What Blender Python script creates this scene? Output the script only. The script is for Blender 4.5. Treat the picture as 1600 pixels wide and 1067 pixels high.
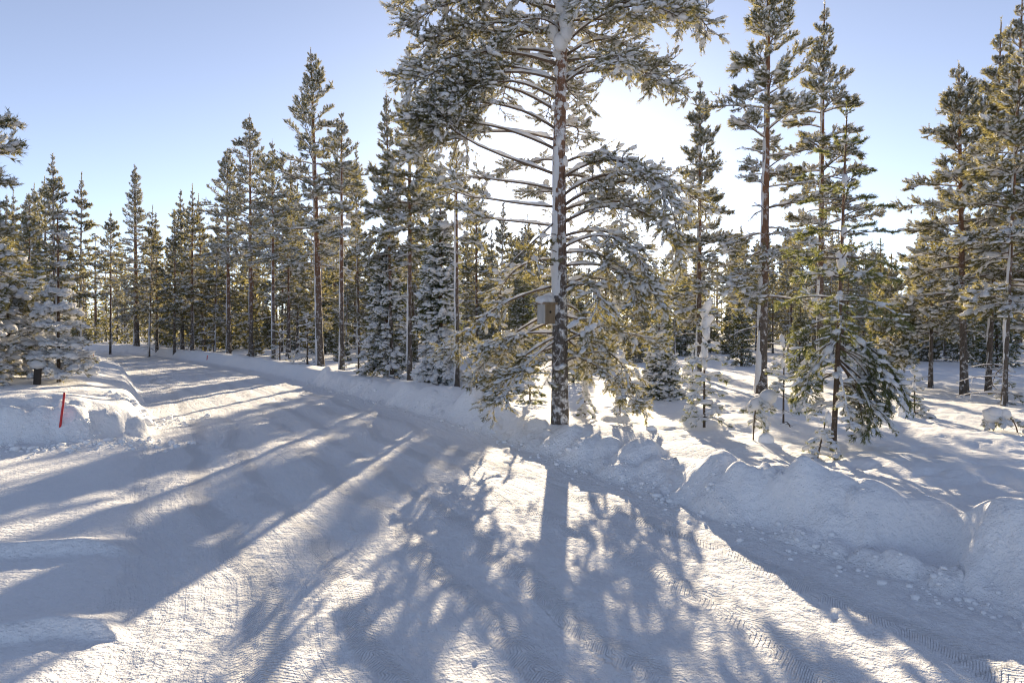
import bpy, math, random
import numpy as np
from mathutils import Matrix, Vector

for _o in list(bpy.data.objects):
    bpy.data.objects.remove(_o, do_unlink=True)
SC = bpy.context.scene
COL = SC.collection
R = math.radians
random.seed(4)

# ------------------------------------------------------------------ camera, sky, sun, exposure
CAM_H = 1.75
F = 1067.0            # focal length in pixels of the 1600 px wide photograph
HOR = 518.0           # horizon row in the photograph
SUN_EL = 13.4
SUN_AZ = 4.7          # degrees to the right of straight ahead
cam_d = bpy.data.cameras.new('camera')
cam_d.lens = 24.0
cam_d.sensor_width = 36.0
cam_d.clip_start = 0.05
cam_d.clip_end = 3000.0
cam = bpy.data.objects.new('camera', cam_d)
COL.objects.link(cam)
cam.location = (0, 0, CAM_H)
cam.rotation_euler = (R(90) - math.atan((533.5 - HOR) / F), 0, 0)
SC.camera = cam

world = bpy.data.worlds.new('World')
SC.world = world
world.use_nodes = True
wn = world.node_tree.nodes
wl = world.node_tree.links
wn.clear()
sky = wn.new('ShaderNodeTexSky')
sky.sky_type = 'NISHITA'
sky.sun_disc = False
sky.sun_elevation = R(SUN_EL)
sky.sun_rotation = R(SUN_AZ)
sky.altitude = 0
sky.air_density = 0.6
sky.dust_density = 0.14
sky.ozone_density = 3.0
bg = wn.new('ShaderNodeBackground')
bg.inputs['Strength'].default_value = 0.080
wo = wn.new('ShaderNodeOutputWorld')
hsv = wn.new('ShaderNodeHueSaturation')        # thin winter air: a little paler than the model's sky
hsv.inputs['Saturation'].default_value = 0.66
hsv.inputs['Hue'].default_value = 0.504
wl.new(sky.outputs[0], hsv.inputs['Color'])
wl.new(hsv.outputs[0], bg.inputs['Color'])
wl.new(bg.outputs[0], wo.inputs['Surface'])

sun_d = bpy.data.lights.new('sun', 'SUN')
sun_d.energy = 5.0
sun_d.angle = R(0.55)
sun_d.color = (1.0, 0.815, 0.565)
sun = bpy.data.objects.new('sun', sun_d)
COL.objects.link(sun)
sdir = Vector((math.sin(R(SUN_AZ)) * math.cos(R(SUN_EL)), math.cos(R(SUN_AZ)) * math.cos(R(SUN_EL)), math.sin(R(SUN_EL))))
sun.rotation_euler = sdir.to_track_quat('Z', 'Y').to_euler()
sun.location = sdir * 200

SC.view_settings.view_transform = 'Standard'
SC.view_settings.look = 'None'
SC.view_settings.gamma = 1.0
SC.view_settings.exposure = 1.4
SC.view_settings.use_curve_mapping = False
SC.cycles.max_bounces = 6
SC.cycles.diffuse_bounces = 5
SC.cycles.glossy_bounces = 2
SC.cycles.transmission_bounces = 3
SC.cycles.use_denoising = True
SC.cycles.denoising_prefilter = 'ACCURATE'
SC.cycles.filter_width = 1.15

# ------------------------------------------------------------------ object helpers
def tag(o, label=None, cat=None, group=None, kind=None):
    if label: o['label'] = label
    if cat: o['category'] = cat
    if group: o['group'] = group
    if kind: o['kind'] = kind
    return o

def link(o, parent=None):
    COL.objects.link(o)
    if parent is not None:
        o.parent = parent
    return o

def empty(name, loc, rz=0.0, s=1.0):
    o = bpy.data.objects.new(name, None)
    o.empty_display_size = 0.2
    o.location = loc
    o.rotation_euler = (0, 0, rz)
    o.scale = (s, s, s)
    return link(o)

def np_mesh(name, V, T, mat, smooth=False, quad=False):
    V = np.asarray(V, np.float32).reshape(-1, 3)
    k = 4 if quad else 3
    T = np.asarray(T, np.int32).reshape(-1, k)
    me = bpy.data.meshes.new(name)
    me.vertices.add(len(V))
    me.vertices.foreach_set('co', V.ravel())
    me.loops.add(T.size)
    me.loops.foreach_set('vertex_index', T.ravel())
    me.polygons.add(len(T))
    me.polygons.foreach_set('loop_start', np.arange(0, T.size, k, dtype=np.int32))
    me.polygons.foreach_set('use_smooth', np.full(len(T), smooth))
    me.materials.append(mat)
    me.update(calc_edges=True)
    return me

class Geo:
    """a growing triangle soup"""
    def __init__(s):
        s.v, s.t, s.n = [], [], 0
    def add(s, V, T):
        V = np.asarray(V, np.float32).reshape(-1, 3)
        if not len(V): return
        s.v.append(V); s.t.append(np.asarray(T, np.int64).reshape(-1, 3) + s.n); s.n += len(V)
    def arr(s):
        if not s.v: return np.zeros((0, 3), np.float32), np.zeros((0, 3), np.int64)
        return np.concatenate(s.v), np.concatenate(s.t)
    def mesh(s, name, mat, smooth=False):
        return np_mesh(name, *s.arr(), mat, smooth)
    def obj(s, name, mat, parent=None, smooth=False):
        return link(bpy.data.objects.new(name, s.mesh(name, mat, smooth)), parent)

def nrm(a):
    return a / np.maximum(np.linalg.norm(a, axis=-1, keepdims=True), 1e-9)

UP = np.array([0, 0, 1.0])

def tubes(paths, radii, k):
    """n tubes at once: paths (n,m,3), radii (n,m); closed at the far end by a point"""
    n, m, _ = paths.shape
    tan = nrm(np.gradient(paths, axis=1))
    ref = np.where(np.abs(tan[..., 2:3]) > 0.9, np.array([1.0, 0, 0]), UP)
    a = nrm(np.cross(tan, ref)); b = np.cross(a, tan)
    th = np.arange(k) / k * 2 * np.pi
    ring = a[:, :, None] * np.cos(th)[None, None, :, None] + b[:, :, None] * np.sin(th)[None, None, :, None]
    V = paths[:, :, None] + ring * radii[:, :, None, None]
    i, j, q = np.meshgrid(np.arange(n), np.arange(m - 1), np.arange(k), indexing='ij')
    o = (i * m + j) * k
    p0 = o + q; p1 = o + (q + 1) % k; p2 = p1 + k; p3 = p0 + k
    T = np.concatenate([np.stack([p0, p1, p2], -1).reshape(-1, 3), np.stack([p0, p2, p3], -1).reshape(-1, 3)])
    return V.reshape(-1, 3), T

def tufts(rng, P, D, shoot, nk, nl, nw, spread=0.75):
    """needle shoots: nk thin blades round each axis D starting at P"""
    n = len(P)
    if n == 0: return np.zeros((0, 3)), np.zeros((0, 3), int)
    t = rng.random((n, nk, 1))
    base = P[:, None] + D[:, None] * t * np.asarray(shoot).reshape(-1, 1, 1)
    r = rng.normal(size=(n, nk, 3))
    r = nrm(r - (r * D[:, None]).sum(-1, keepdims=True) * D[:, None])
    al = spread * (0.6 + 0.6 * rng.random((n, nk, 1)))
    d = D[:, None] * np.cos(al) + r * np.sin(al)
    w = nrm(np.cross(d, rng.normal(size=(n, nk, 3))))
    ln = nl * (0.75 + 0.5 * rng.random((n, nk, 1)))
    V = np.stack([base - w * nw / 2, base + w * nw / 2, base + d * ln], 2)
    return V.reshape(-1, 3), np.arange(n * nk * 3).reshape(-1, 3)

def _sphere(lat, lon):
    V = [(0, 0, -1)]
    for i in range(1, lat):
        ph = math.pi * i / lat - math.pi / 2
        for j in range(lon):
            th = 2 * math.pi * (j + 0.5 * (i % 2)) / lon
            V.append((math.cos(ph) * math.cos(th), math.cos(ph) * math.sin(th), math.sin(ph)))
    V.append((0, 0, 1)); T = []
    for j in range(lon): T.append((0, 1 + (j + 1) % lon, 1 + j))
    for i in range(lat - 2):
        for j in range(lon):
            a = 1 + i * lon + j; b = 1 + i * lon + (j + 1) % lon
            T += [(a, b, b + lon), (a, b + lon, a + lon)]
    o = 1 + (lat - 2) * lon
    for j in range(lon): T.append((o + j, o + (j + 1) % lon, len(V) - 1))
    return np.array(V, float), np.array(T)
BALL = {0: _sphere(2, 4), 1: _sphere(3, 5), 2: _sphere(4, 7), 3: _sphere(8, 12)}

def blobs(rng, P, D, sx, sy, sz, lod=0, jit=0.18):
    """snow lumps at P, long axis along D"""
    n = len(P)
    if n == 0: return np.zeros((0, 3)), np.zeros((0, 3), int)
    bv, bt = BALL[lod]
    d = nrm(D); s = nrm(np.cross(UP, d) + 1e-6); u = np.cross(d, s)
    v = bv[None] * (1 + rng.normal(0, jit, (n, len(bv), 1)))
    v = v * np.stack([sx, sy, sz], -1)[:, None]
    V = P[:, None] + v[..., 0:1] * d[:, None] + v[..., 1:2] * s[:, None] + v[..., 2:3] * u[:, None]
    T = bt[None] + (np.arange(n) * len(bv))[:, None, None]
    return V.reshape(-1, 3), T.reshape(-1, 3)

# ------------------------------------------------------------------ noise
_rp = np.random.RandomState(11)
_PERM = np.tile(_rp.permutation(512), 3)
_GR = np.stack([np.cos(np.linspace(0, 2 * np.pi, 64, endpoint=False)), np.sin(np.linspace(0, 2 * np.pi, 64, endpoint=False))], -1)
def pn(x, y, seed=0):
    xi = np.floor(x).astype(int); yi = np.floor(y).astype(int)
    xf = x - xi; yf = y - yi
    u = xf * xf * xf * (xf * (xf * 6 - 15) + 10); v = yf * yf * yf * (yf * (yf * 6 - 15) + 10)
    def g(ix, iy, fx, fy):
        h = _PERM[(_PERM[(ix + seed * 37) & 511] + iy) & 511] & 63
        return _GR[h, 0] * fx + _GR[h, 1] * fy
    a = g(xi, yi, xf, yf); b = g(xi + 1, yi, xf - 1, yf); c = g(xi, yi + 1, xf, yf - 1); d = g(xi + 1, yi + 1, xf - 1, yf - 1)
    return (a * (1 - u) + b * u) * (1 - v) + (c * (1 - u) + d * u) * v * 1.0
def fbm(x, y, seed=0, o=3):
    s = 0; a = 1.0
    for i in range(o):
        s = s + a * pn(x * 2 ** i, y * 2 ** i, seed + i); a *= 0.5
    return s
def sst(a, b, x):
    t = np.clip((x - a) / (b - a), 0, 1)
    return t * t * (3 - 2 * t)

# ------------------------------------------------------------------ materials
def mat(name):
    m = bpy.data.materials.new(name); m.use_nodes = True
    nt = m.node_tree; nt.nodes.clear()
    return m, nt, nt.nodes.new('ShaderNodeOutputMaterial')
def nd(nt, t, **kw):
    n = nt.nodes.new(t)
    for k, v in kw.items():
        if k in n.inputs: n.inputs[k].default_value = v
        else: setattr(n, k, v)
    return n
def ramp(nt, fac, stops):
    r = nt.nodes.new('ShaderNodeValToRGB')
    e = r.color_ramp.elements
    while len(e) < len(stops): e.new(0.5)
    for el, (p, c) in zip(e, stops):
        el.position = p; el.color = (*c, 1) if len(c) == 3 else c
    nt.links.new(fac, r.inputs[0])
    return r
def mth(nt, op, a, b=None, c=None, clamp=False):
    n = nt.nodes.new('ShaderNodeMath'); n.operation = op; n.use_clamp = clamp
    for i, v in enumerate((a, b, c)):
        if v is None: continue
        if isinstance(v, (int, float)): n.inputs[i].default_value = v
        else: nt.links.new(v, n.inputs[i])
    return n.outputs[0]

def snow_ground(name, road, rough=1.0):
    m, nt, out = mat(name)
    b = nd(nt, 'ShaderNodeBsdfPrincipled', Roughness=0.8)
    b.inputs['Specular IOR Level'].default_value = 0.06
    geo = nt.nodes.new('ShaderNodeNewGeometry')
    pos = geo.outputs['Position']
    def noise(scale, detail=3, rough=0.55):
        n = nd(nt, 'ShaderNodeTexNoise', Scale=scale, Detail=detail, Roughness=rough)
        nt.links.new(pos, n.inputs['Vector']); return n.outputs['Fac']
    c = ramp(nt, noise(0.8, 4), [(0.3, (0.90, 0.903, 0.91) if road else (0.91, 0.912, 0.918)), (0.7, (0.91, 0.912, 0.918) if road else (0.935, 0.937, 0.94))])
    nt.links.new(c.outputs[0], b.inputs['Base Color'])
    h = mth(nt, 'MULTIPLY', noise(14.0, 4, 0.6), 0.042 if road else 0.020 * rough)
    h = mth(nt, 'ADD', h, mth(nt, 'MULTIPLY', noise(55.0, 3, 0.6), 0.016 if road else 0.006 * rough))
    if road:
        # tread blocks pressed in by tyres, laid out along the road
        uv = nd(nt, 'ShaderNodeUVMap'); uv.uv_map = 'road'
        sep = nt.nodes.new('ShaderNodeSeparateXYZ'); nt.links.new(uv.outputs[0], sep.inputs[0])
        wob = mth(nt, 'MULTIPLY_ADD', noise(0.35, 2), 1.1, -0.55)
        u = mth(nt, 'ADD', sep.outputs[0], wob); v = sep.outputs[1]
        tr = None
        for c0, w, pitch, sk in ((0.75, 0.15, 190, 7.0), (1.30, 0.12, 170, -6.0), (2.1, 0.16, 150, 8.0), (2.65, 0.13, 175, -7.0), (3.45, 0.17, 160, 6.5), (4.2, 0.14, 180, -8.0)):
            d = mth(nt, 'ABSOLUTE', mth(nt, 'SUBTRACT', u, c0))
            mk = mth(nt, 'SUBTRACT', 1.0, mth(nt, 'DIVIDE', d, w), clamp=True)
            mk = mth(nt, 'MULTIPLY', mk, 2.2, clamp=True)
            ph = mth(nt, 'ADD', mth(nt, 'MULTIPLY', v, pitch), mth(nt, 'MULTIPLY', d, pitch * 0.9))
            wv = mth(nt, 'SINE', ph)
            wv = mth(nt, 'MULTIPLY_ADD', mth(nt, 'MULTIPLY', wv, 2.0), 0.5, 0.5, clamp=True)
            x = mth(nt, 'MULTIPLY', mk, mth(nt, 'SUBTRACT', mth(nt, 'MULTIPLY', wv, 0.010), 0.012))
            tr = x if tr is None else mth(nt, 'ADD', tr, x)
        cmb = nt.nodes.new('ShaderNodeCombineXYZ'); nt.links.new(mth(nt, 'MULTIPLY', u, 9.0), cmb.inputs[0]); nt.links.new(mth(nt, 'MULTIPLY', v, 0.35), cmb.inputs[1])
        st = nd(nt, 'ShaderNodeTexNoise', Scale=1.0, Detail=4.0, Roughness=0.6); nt.links.new(cmb.outputs[0], st.inputs['Vector'])
        h = mth(nt, 'ADD', h, mth(nt, 'MULTIPLY', st.outputs['Fac'], 0.050))
        br = mth(nt, 'MULTIPLY', mth(nt, 'SUBTRACT', noise(0.7, 3), 0.33), 6.0, clamp=True)
        h = mth(nt, 'ADD', h, mth(nt, 'MULTIPLY', tr, br))
    bp = nd(nt, 'ShaderNodeBump', Strength=1.0, Distance=1.0)
    nt.links.new(h, bp.inputs['Height']); nt.links.new(bp.outputs[0], b.inputs['Normal'])
    nt.links.new(b.outputs[0], out.inputs[0])
    return m

def snow_tree(name):
    m, nt, out = mat(name)
    d = nd(nt, 'ShaderNodeBsdfDiffuse', Color=(0.84, 0.845, 0.86, 1))
    t = nd(nt, 'ShaderNodeBsdfTranslucent', Color=(0.86, 0.85, 0.83, 1))
    mx = nd(nt, 'ShaderNodeMixShader', Fac=0.30)
    geo = nt.nodes.new('ShaderNodeNewGeometry')
    n = nd(nt, 'ShaderNodeTexNoise', Scale=40.0, Detail=2.0); nt.links.new(geo.outputs['Position'], n.inputs['Vector'])
    bp = nd(nt, 'ShaderNodeBump', Strength=0.5, Distance=0.02); nt.links.new(n.outputs['Fac'], bp.inputs['Height'])
    nt.links.new(bp.outputs[0], d.inputs['Normal'])
    nt.links.new(d.outputs[0], mx.inputs[1]); nt.links.new(t.outputs[0], mx.inputs[2])
    nt.links.new(mx.outputs[0], out.inputs[0])
    return m

def needle_mat(name, c1, c2, tr, fac=0.42):
    m, nt, out = mat(name)
    geo = nt.nodes.new('ShaderNodeNewGeometry')
    rnd = geo.outputs['Random Per Island']
    c = ramp(nt, rnd, [(0.0, c1), (1.0, c2)])
    d = nd(nt, 'ShaderNodeBsdfPrincipled', Roughness=0.5)
    nt.links.new(c.outputs[0], d.inputs['Base Color'])
    t = nd(nt, 'ShaderNodeBsdfTranslucent', Color=(*tr, 1))
    mx = nd(nt, 'ShaderNodeMixShader', Fac=fac)
    nt.links.new(d.outputs[0], mx.inputs[1]); nt.links.new(t.outputs[0], mx.inputs[2])
    nt.links.new(mx.outputs[0], out.inputs[0])
    return m

def bark_mat(name, low, high, zmix=(1.5, 4.5), frost=0.35):
    m, nt, out = mat(name)
    tc = nt.nodes.new('ShaderNodeTexCoord')
    mp = nd(nt, 'ShaderNodeMapping'); mp.inputs['Scale'].default_value = (1, 1, 0.28)
    nt.links.new(tc.outputs['Object'], mp.inputs[0])
    vo = nd(nt, 'ShaderNodeTexVoronoi', Scale=26.0); vo.feature = 'DISTANCE_TO_EDGE'
    nt.links.new(mp.outputs[0], vo.inputs['Vector'])
    no = nd(nt, 'ShaderNodeTexNoise', Scale=30.0, Detail=5.0); nt.links.new(mp.outputs[0], no.inputs['Vector'])
    big = nd(nt, 'ShaderNodeTexNoise', Scale=9.0, Detail=5.0, Roughness=0.7); nt.links.new(tc.outputs['Object'], big.inputs['Vector'])
    cl = ramp(nt, no.outputs['Fac'], [(0.3, tuple(x * 0.55 for x in low)), (0.7, low)])
    ch = ramp(nt, no.outputs['Fac'], [(0.3, tuple(x * 0.6 for x in high)), (0.7, high)])
    sp = nt.nodes.new('ShaderNodeSeparateXYZ'); nt.links.new(tc.outputs['Object'], sp.inputs[0])
    mr = nd(nt, 'ShaderNodeMapRange'); mr.inputs['From Min'].default_value = zmix[0]; mr.inputs['From Max'].default_value = zmix[1]
    nt.links.new(sp.outputs[2], mr.inputs[0])
    mx = nd(nt, 'ShaderNodeMix'); mx.data_type = 'RGBA'
    nt.links.new(mr.outputs[0], mx.inputs[0]); nt.links.new(cl.outputs[0], mx.inputs[6]); nt.links.new(ch.outputs[0], mx.inputs[7])
    # frost and snow dust caught in the bark
    fr = ramp(nt, big.outputs['Fac'], [(0.60 - 0.2 * frost, (0, 0, 0)), (0.68 - 0.15 * frost, (1, 1, 1))])
    mf = nd(nt, 'ShaderNodeMix'); mf.data_type = 'RGBA'
    nt.links.new(mth(nt, 'MULTIPLY', fr.outputs[0], frost * 1.6, clamp=True), mf.inputs[0]); nt.links.new(mx.outputs[2], mf.inputs[6]); mf.inputs[7].default_value = (0.8, 0.81, 0.83, 1)
    b = nd(nt, 'ShaderNodeBsdfPrincipled', Roughness=0.85)
    nt.links.new(mf.outputs[2], b.inputs['Base Color'])
    hh = mth(nt, 'ADD', mth(nt, 'MULTIPLY', mth(nt, 'MINIMUM', vo.outputs['Distance'], 0.25), 0.06), mth(nt, 'MULTIPLY', no.outputs['Fac'], 0.012))
    bp = nd(nt, 'ShaderNodeBump', Strength=0.9, Distance=1.0); nt.links.new(hh, bp.inputs['Height'])
    nt.links.new(bp.outputs[0], b.inputs['Normal']); nt.links.new(b.outputs[0], out.inputs[0])
    return m

def plain(name, col, rough=0.6, scale=8.0, var=0.25, grain=(1, 1, 1)):
    m, nt, out = mat(name)
    tc = nt.nodes.new('ShaderNodeTexCoord')
    mp = nd(nt, 'ShaderNodeMapping'); mp.inputs['Scale'].default_value = grain
    nt.links.new(tc.outputs['Object'], mp.inputs[0])
    no = nd(nt, 'ShaderNodeTexNoise', Scale=scale, Detail=5.0, Roughness=0.65); nt.links.new(mp.outputs[0], no.inputs['Vector'])
    c = ramp(nt, no.outputs['Fac'], [(0.3, tuple(x * (1 - var) for x in col)), (0.7, tuple(min(1, x * (1 + var)) for x in col))])
    b = nd(nt, 'ShaderNodeBsdfPrincipled', Roughness=rough); nt.links.new(c.outputs[0], b.inputs['Base Color'])
    bp = nd(nt, 'ShaderNodeBump', Strength=0.5, Distance=0.004); nt.links.new(no.outputs['Fac'], bp.inputs['Height'])
    nt.links.new(bp.outputs[0], b.inputs['Normal']); nt.links.new(b.outputs[0], out.inputs[0])
    return m

M_ROAD = snow_ground('packed_road_snow', True)
M_SNOW = snow_ground('fresh_snow', False)
M_DRIVE = snow_ground('trodden_snow', False, 1.9)
M_TSNOW = snow_tree('tree_snow')
M_PINE = needle_mat('pine_needles', (0.024, 0.042, 0.020), (0.052, 0.070, 0.034), (0.42, 0.365, 0.14), 0.44)
M_SPRUCE = needle_mat('spruce_needles', (0.022, 0.042, 0.018), (0.045, 0.065, 0.026), (0.30, 0.30, 0.09), 0.4)
M_GREEN = needle_mat('young_pine_needles', (0.036, 0.058, 0.024), (0.072, 0.092, 0.038), (0.34, 0.35, 0.11), 0.40)
M_BARK = bark_mat('pine_bark', (0.13, 0.105, 0.085), (0.26, 0.125, 0.065))
M_BARKS = bark_mat('slim_pine_bark', (0.12, 0.085, 0.06), (0.22, 0.11, 0.06), (0.5, 3.0), 0.2)
M_TWIG = plain('twig_bark', (0.11, 0.075, 0.05), 0.8, 20)

# ------------------------------------------------------------------ the lie of the land
def spline(P, n=10):
    P = np.array(P, float); out = []
    Q = np.vstack([2 * P[0] - P[1], P, 2 * P[-1] - P[-2]])
    for i in range(1, len(Q) - 2):
        p0, p1, p2, p3 = Q[i - 1:i + 3]
        for t in np.arange(n) / n:
            out.append(0.5 * (2 * p1 + (p2 - p0) * t + (2 * p0 - 5 * p1 + 4 * p2 - p3) * t * t + (-p0 + 3 * p1 - 3 * p2 + p3) * t ** 3))
    out.append(P[-1])
    return np.array(out)
RIGHT = spline([(16, -30), (9.0, -8), (5.2, 0.0), (4.1, 2.2), (3.06, 4.09), (1.74, 6.62), (-1.22, 12.97), (-4.29, 18.3), (-8.3, 25.2), (-14.6, 34.6), (-24.7, 47.9), (-36, 60), (-62, 80), (-122, 112), (-300, 165)], 6)
LEFT = spline([(6, -30), (1.0, -8), (-0.9, 0.0), (-1.6, 2.2), (-2.05, 3.4), (-2.98, 5.3), (-4.4, 8.0), (-5.75, 10.86), (-7.5, 14.1), (-12.6, 22.8), (-19.0, 32.8), (-31, 49), (-41, 60), (-68, 82), (-126, 118), (-300, 172)], 6)
FRONT = spline([(-2, 11.3), (-5.7, 10.7), (-6.4, 10.05), (-7.2, 9.75), (-8.2, 9.65), (-9.6, 9.3), (-12, 9.5), (-20, 10.5), (-60, 14), (-300, 30)], 6)
def sdist(x, y, L):
    """signed distance to an open polyline (positive to its right) and the length along it"""
    best = np.full(x.shape, 1e18); sg = np.zeros(x.shape); al = np.zeros(x.shape); acc = 0.0
    for (ax, ay), (bx, by) in zip(L[:-1], L[1:]):
        dx, dy = bx - ax, by - ay; l2 = dx * dx + dy * dy; ln = math.sqrt(l2)
        t = np.clip(((x - ax) * dx + (y - ay) * dy) / l2, 0, 1)
        ex = x - ax - t * dx; ey = y - ay - t * dy
        d = ex * ex + ey * ey; m = d < best
        best = np.where(m, d, best); sg = np.where(m, ex * dy - ey * dx, sg); al = np.where(m, acc + t * ln, al)
        acc += ln
    return np.sqrt(best) * np.sign(sg), al
# lumps thrown up by the plough: x, y, radius, height
LUMPS = [(1.66, 10.95, 0.24, 0.09), (2.1, 12.6, 0.3, 0.08), (3.3, 12.2, 0.28, 0.09), (1.30, 7.35, 0.42, 0.17), (0.35, 8.6, 0.6, 0.10), (2.30, 6.15, 0.40, 0.20), (2.05, 6.75, 0.35, 0.12), (2.72, 5.75, 0.42, 0.14), (3.15, 5.5, 0.35, 0.10),
         (3.05, 5.0, 0.30, -0.22), (3.66, 4.75, 0.42, 0.24), (3.35, 4.55, 0.22, 0.10), (4.15, 4.6, 0.4, 0.15), (4.4, 3.4, 0.5, 0.2),
         (-0.6, 12.9, 0.5, 0.10), (-1.5, 14.9, 0.7, 0.12), (-2.6, 16.6, 0.8, 0.07), (2.75, 4.95, 0.2, -0.06),
         (2.4, 8.3, 0.5, 0.06), (4.3, 7.3, 0.7, 0.08), (1.2, 9.4, 0.6, 0.07), (3.4, 10.6, 0.8, 0.08), (6.1, 9.2, 0.7, 0.08), (5.2, 6.6, 0.5, 0.07)]
_rc = np.random.RandomState(23); CLODS = []
for _i in range(len(RIGHT) - 1):
    _a, _b = RIGHT[_i], RIGHT[_i + 1]
    if not (1.0 < _a[1] < 22): continue
    _l = np.linalg.norm(_b - _a); _n = np.array([_b[1] - _a[1], _a[0] - _b[0]]) / _l
    for _ in range(int(_l * (22 if _a[1] < 10 else 9))):
        _p = _a + (_b - _a) * _rc.rand() + _n * (0.02 + 0.46 * _rc.rand() ** 1.3)
        _r = 0.05 + _rc.exponential(0.075); CLODS.append((_p[0], _p[1], min(_r, 0.32), min(_r, 0.32) * _rc.uniform(0.25, 0.6), _rc.rand() < 0.45))
for _ in range(150):
    _p = np.array([-5.6, 10.9]) + (np.array([-8.0, 9.7]) - np.array([-5.6, 10.9])) * _rc.rand() + _rc.normal(0, 0.2, 2) + np.array([0, 0.12])
    _r = 0.07 + _rc.exponential(0.075); CLODS.append((_p[0], _p[1], min(_r, 0.25), min(_r, 0.25) * _rc.uniform(0.2, 0.5), _rc.rand() < 0.45))
def clods(x, y):
    z = np.zeros_like(x); idx = np.nonzero((np.hypot(x, y) < 26) & (x > -11) & (y > 0))[0]
    if not len(idx): return z
    o = idx[np.argsort(y[idx])]; ys = y[o]; xs = x[o]; acc = np.zeros(len(o))
    for cx_, cy_, r_, h_, blk_ in CLODS:
        a, b = np.searchsorted(ys, (cy_ - 1.3 * r_, cy_ + 1.3 * r_))
        if a == b: continue
        q = np.clip(1 - ((xs[a:b] - cx_) ** 2 + (ys[a:b] - cy_) ** 2) / (r_ * r_ * 1.5), 0, 1)
        if blk_:                                    # a broken slab: flat top, straight sides, tilted
            r_ = min(r_, 0.13); h_ = min(h_, 0.06); an_ = cx_ * 37 + cy_ * 17; ca, sa = math.cos(an_), math.sin(an_); u_ = (xs[a:b] - cx_) * ca + (ys[a:b] - cy_) * sa; v_ = -(xs[a:b] - cx_) * sa + (ys[a:b] - cy_) * ca
            e_ = 1 - np.maximum(np.maximum(np.abs(u_), np.abs(v_) * 1.4), np.abs(u_ * 0.7 + v_ * 0.8)) / (r_ * 0.85)
            acc[a:b] = np.maximum(acc[a:b], h_ * sst(0, 0.28, e_) * (0.8 + 0.5 * u_ / r_)); continue
        acc[a:b] = np.maximum(acc[a:b], h_ * q * q * (3 - 2 * q)) + 0.25 * np.minimum(acc[a:b], h_ * q * q)
    z[o] = acc
    return z
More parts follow.
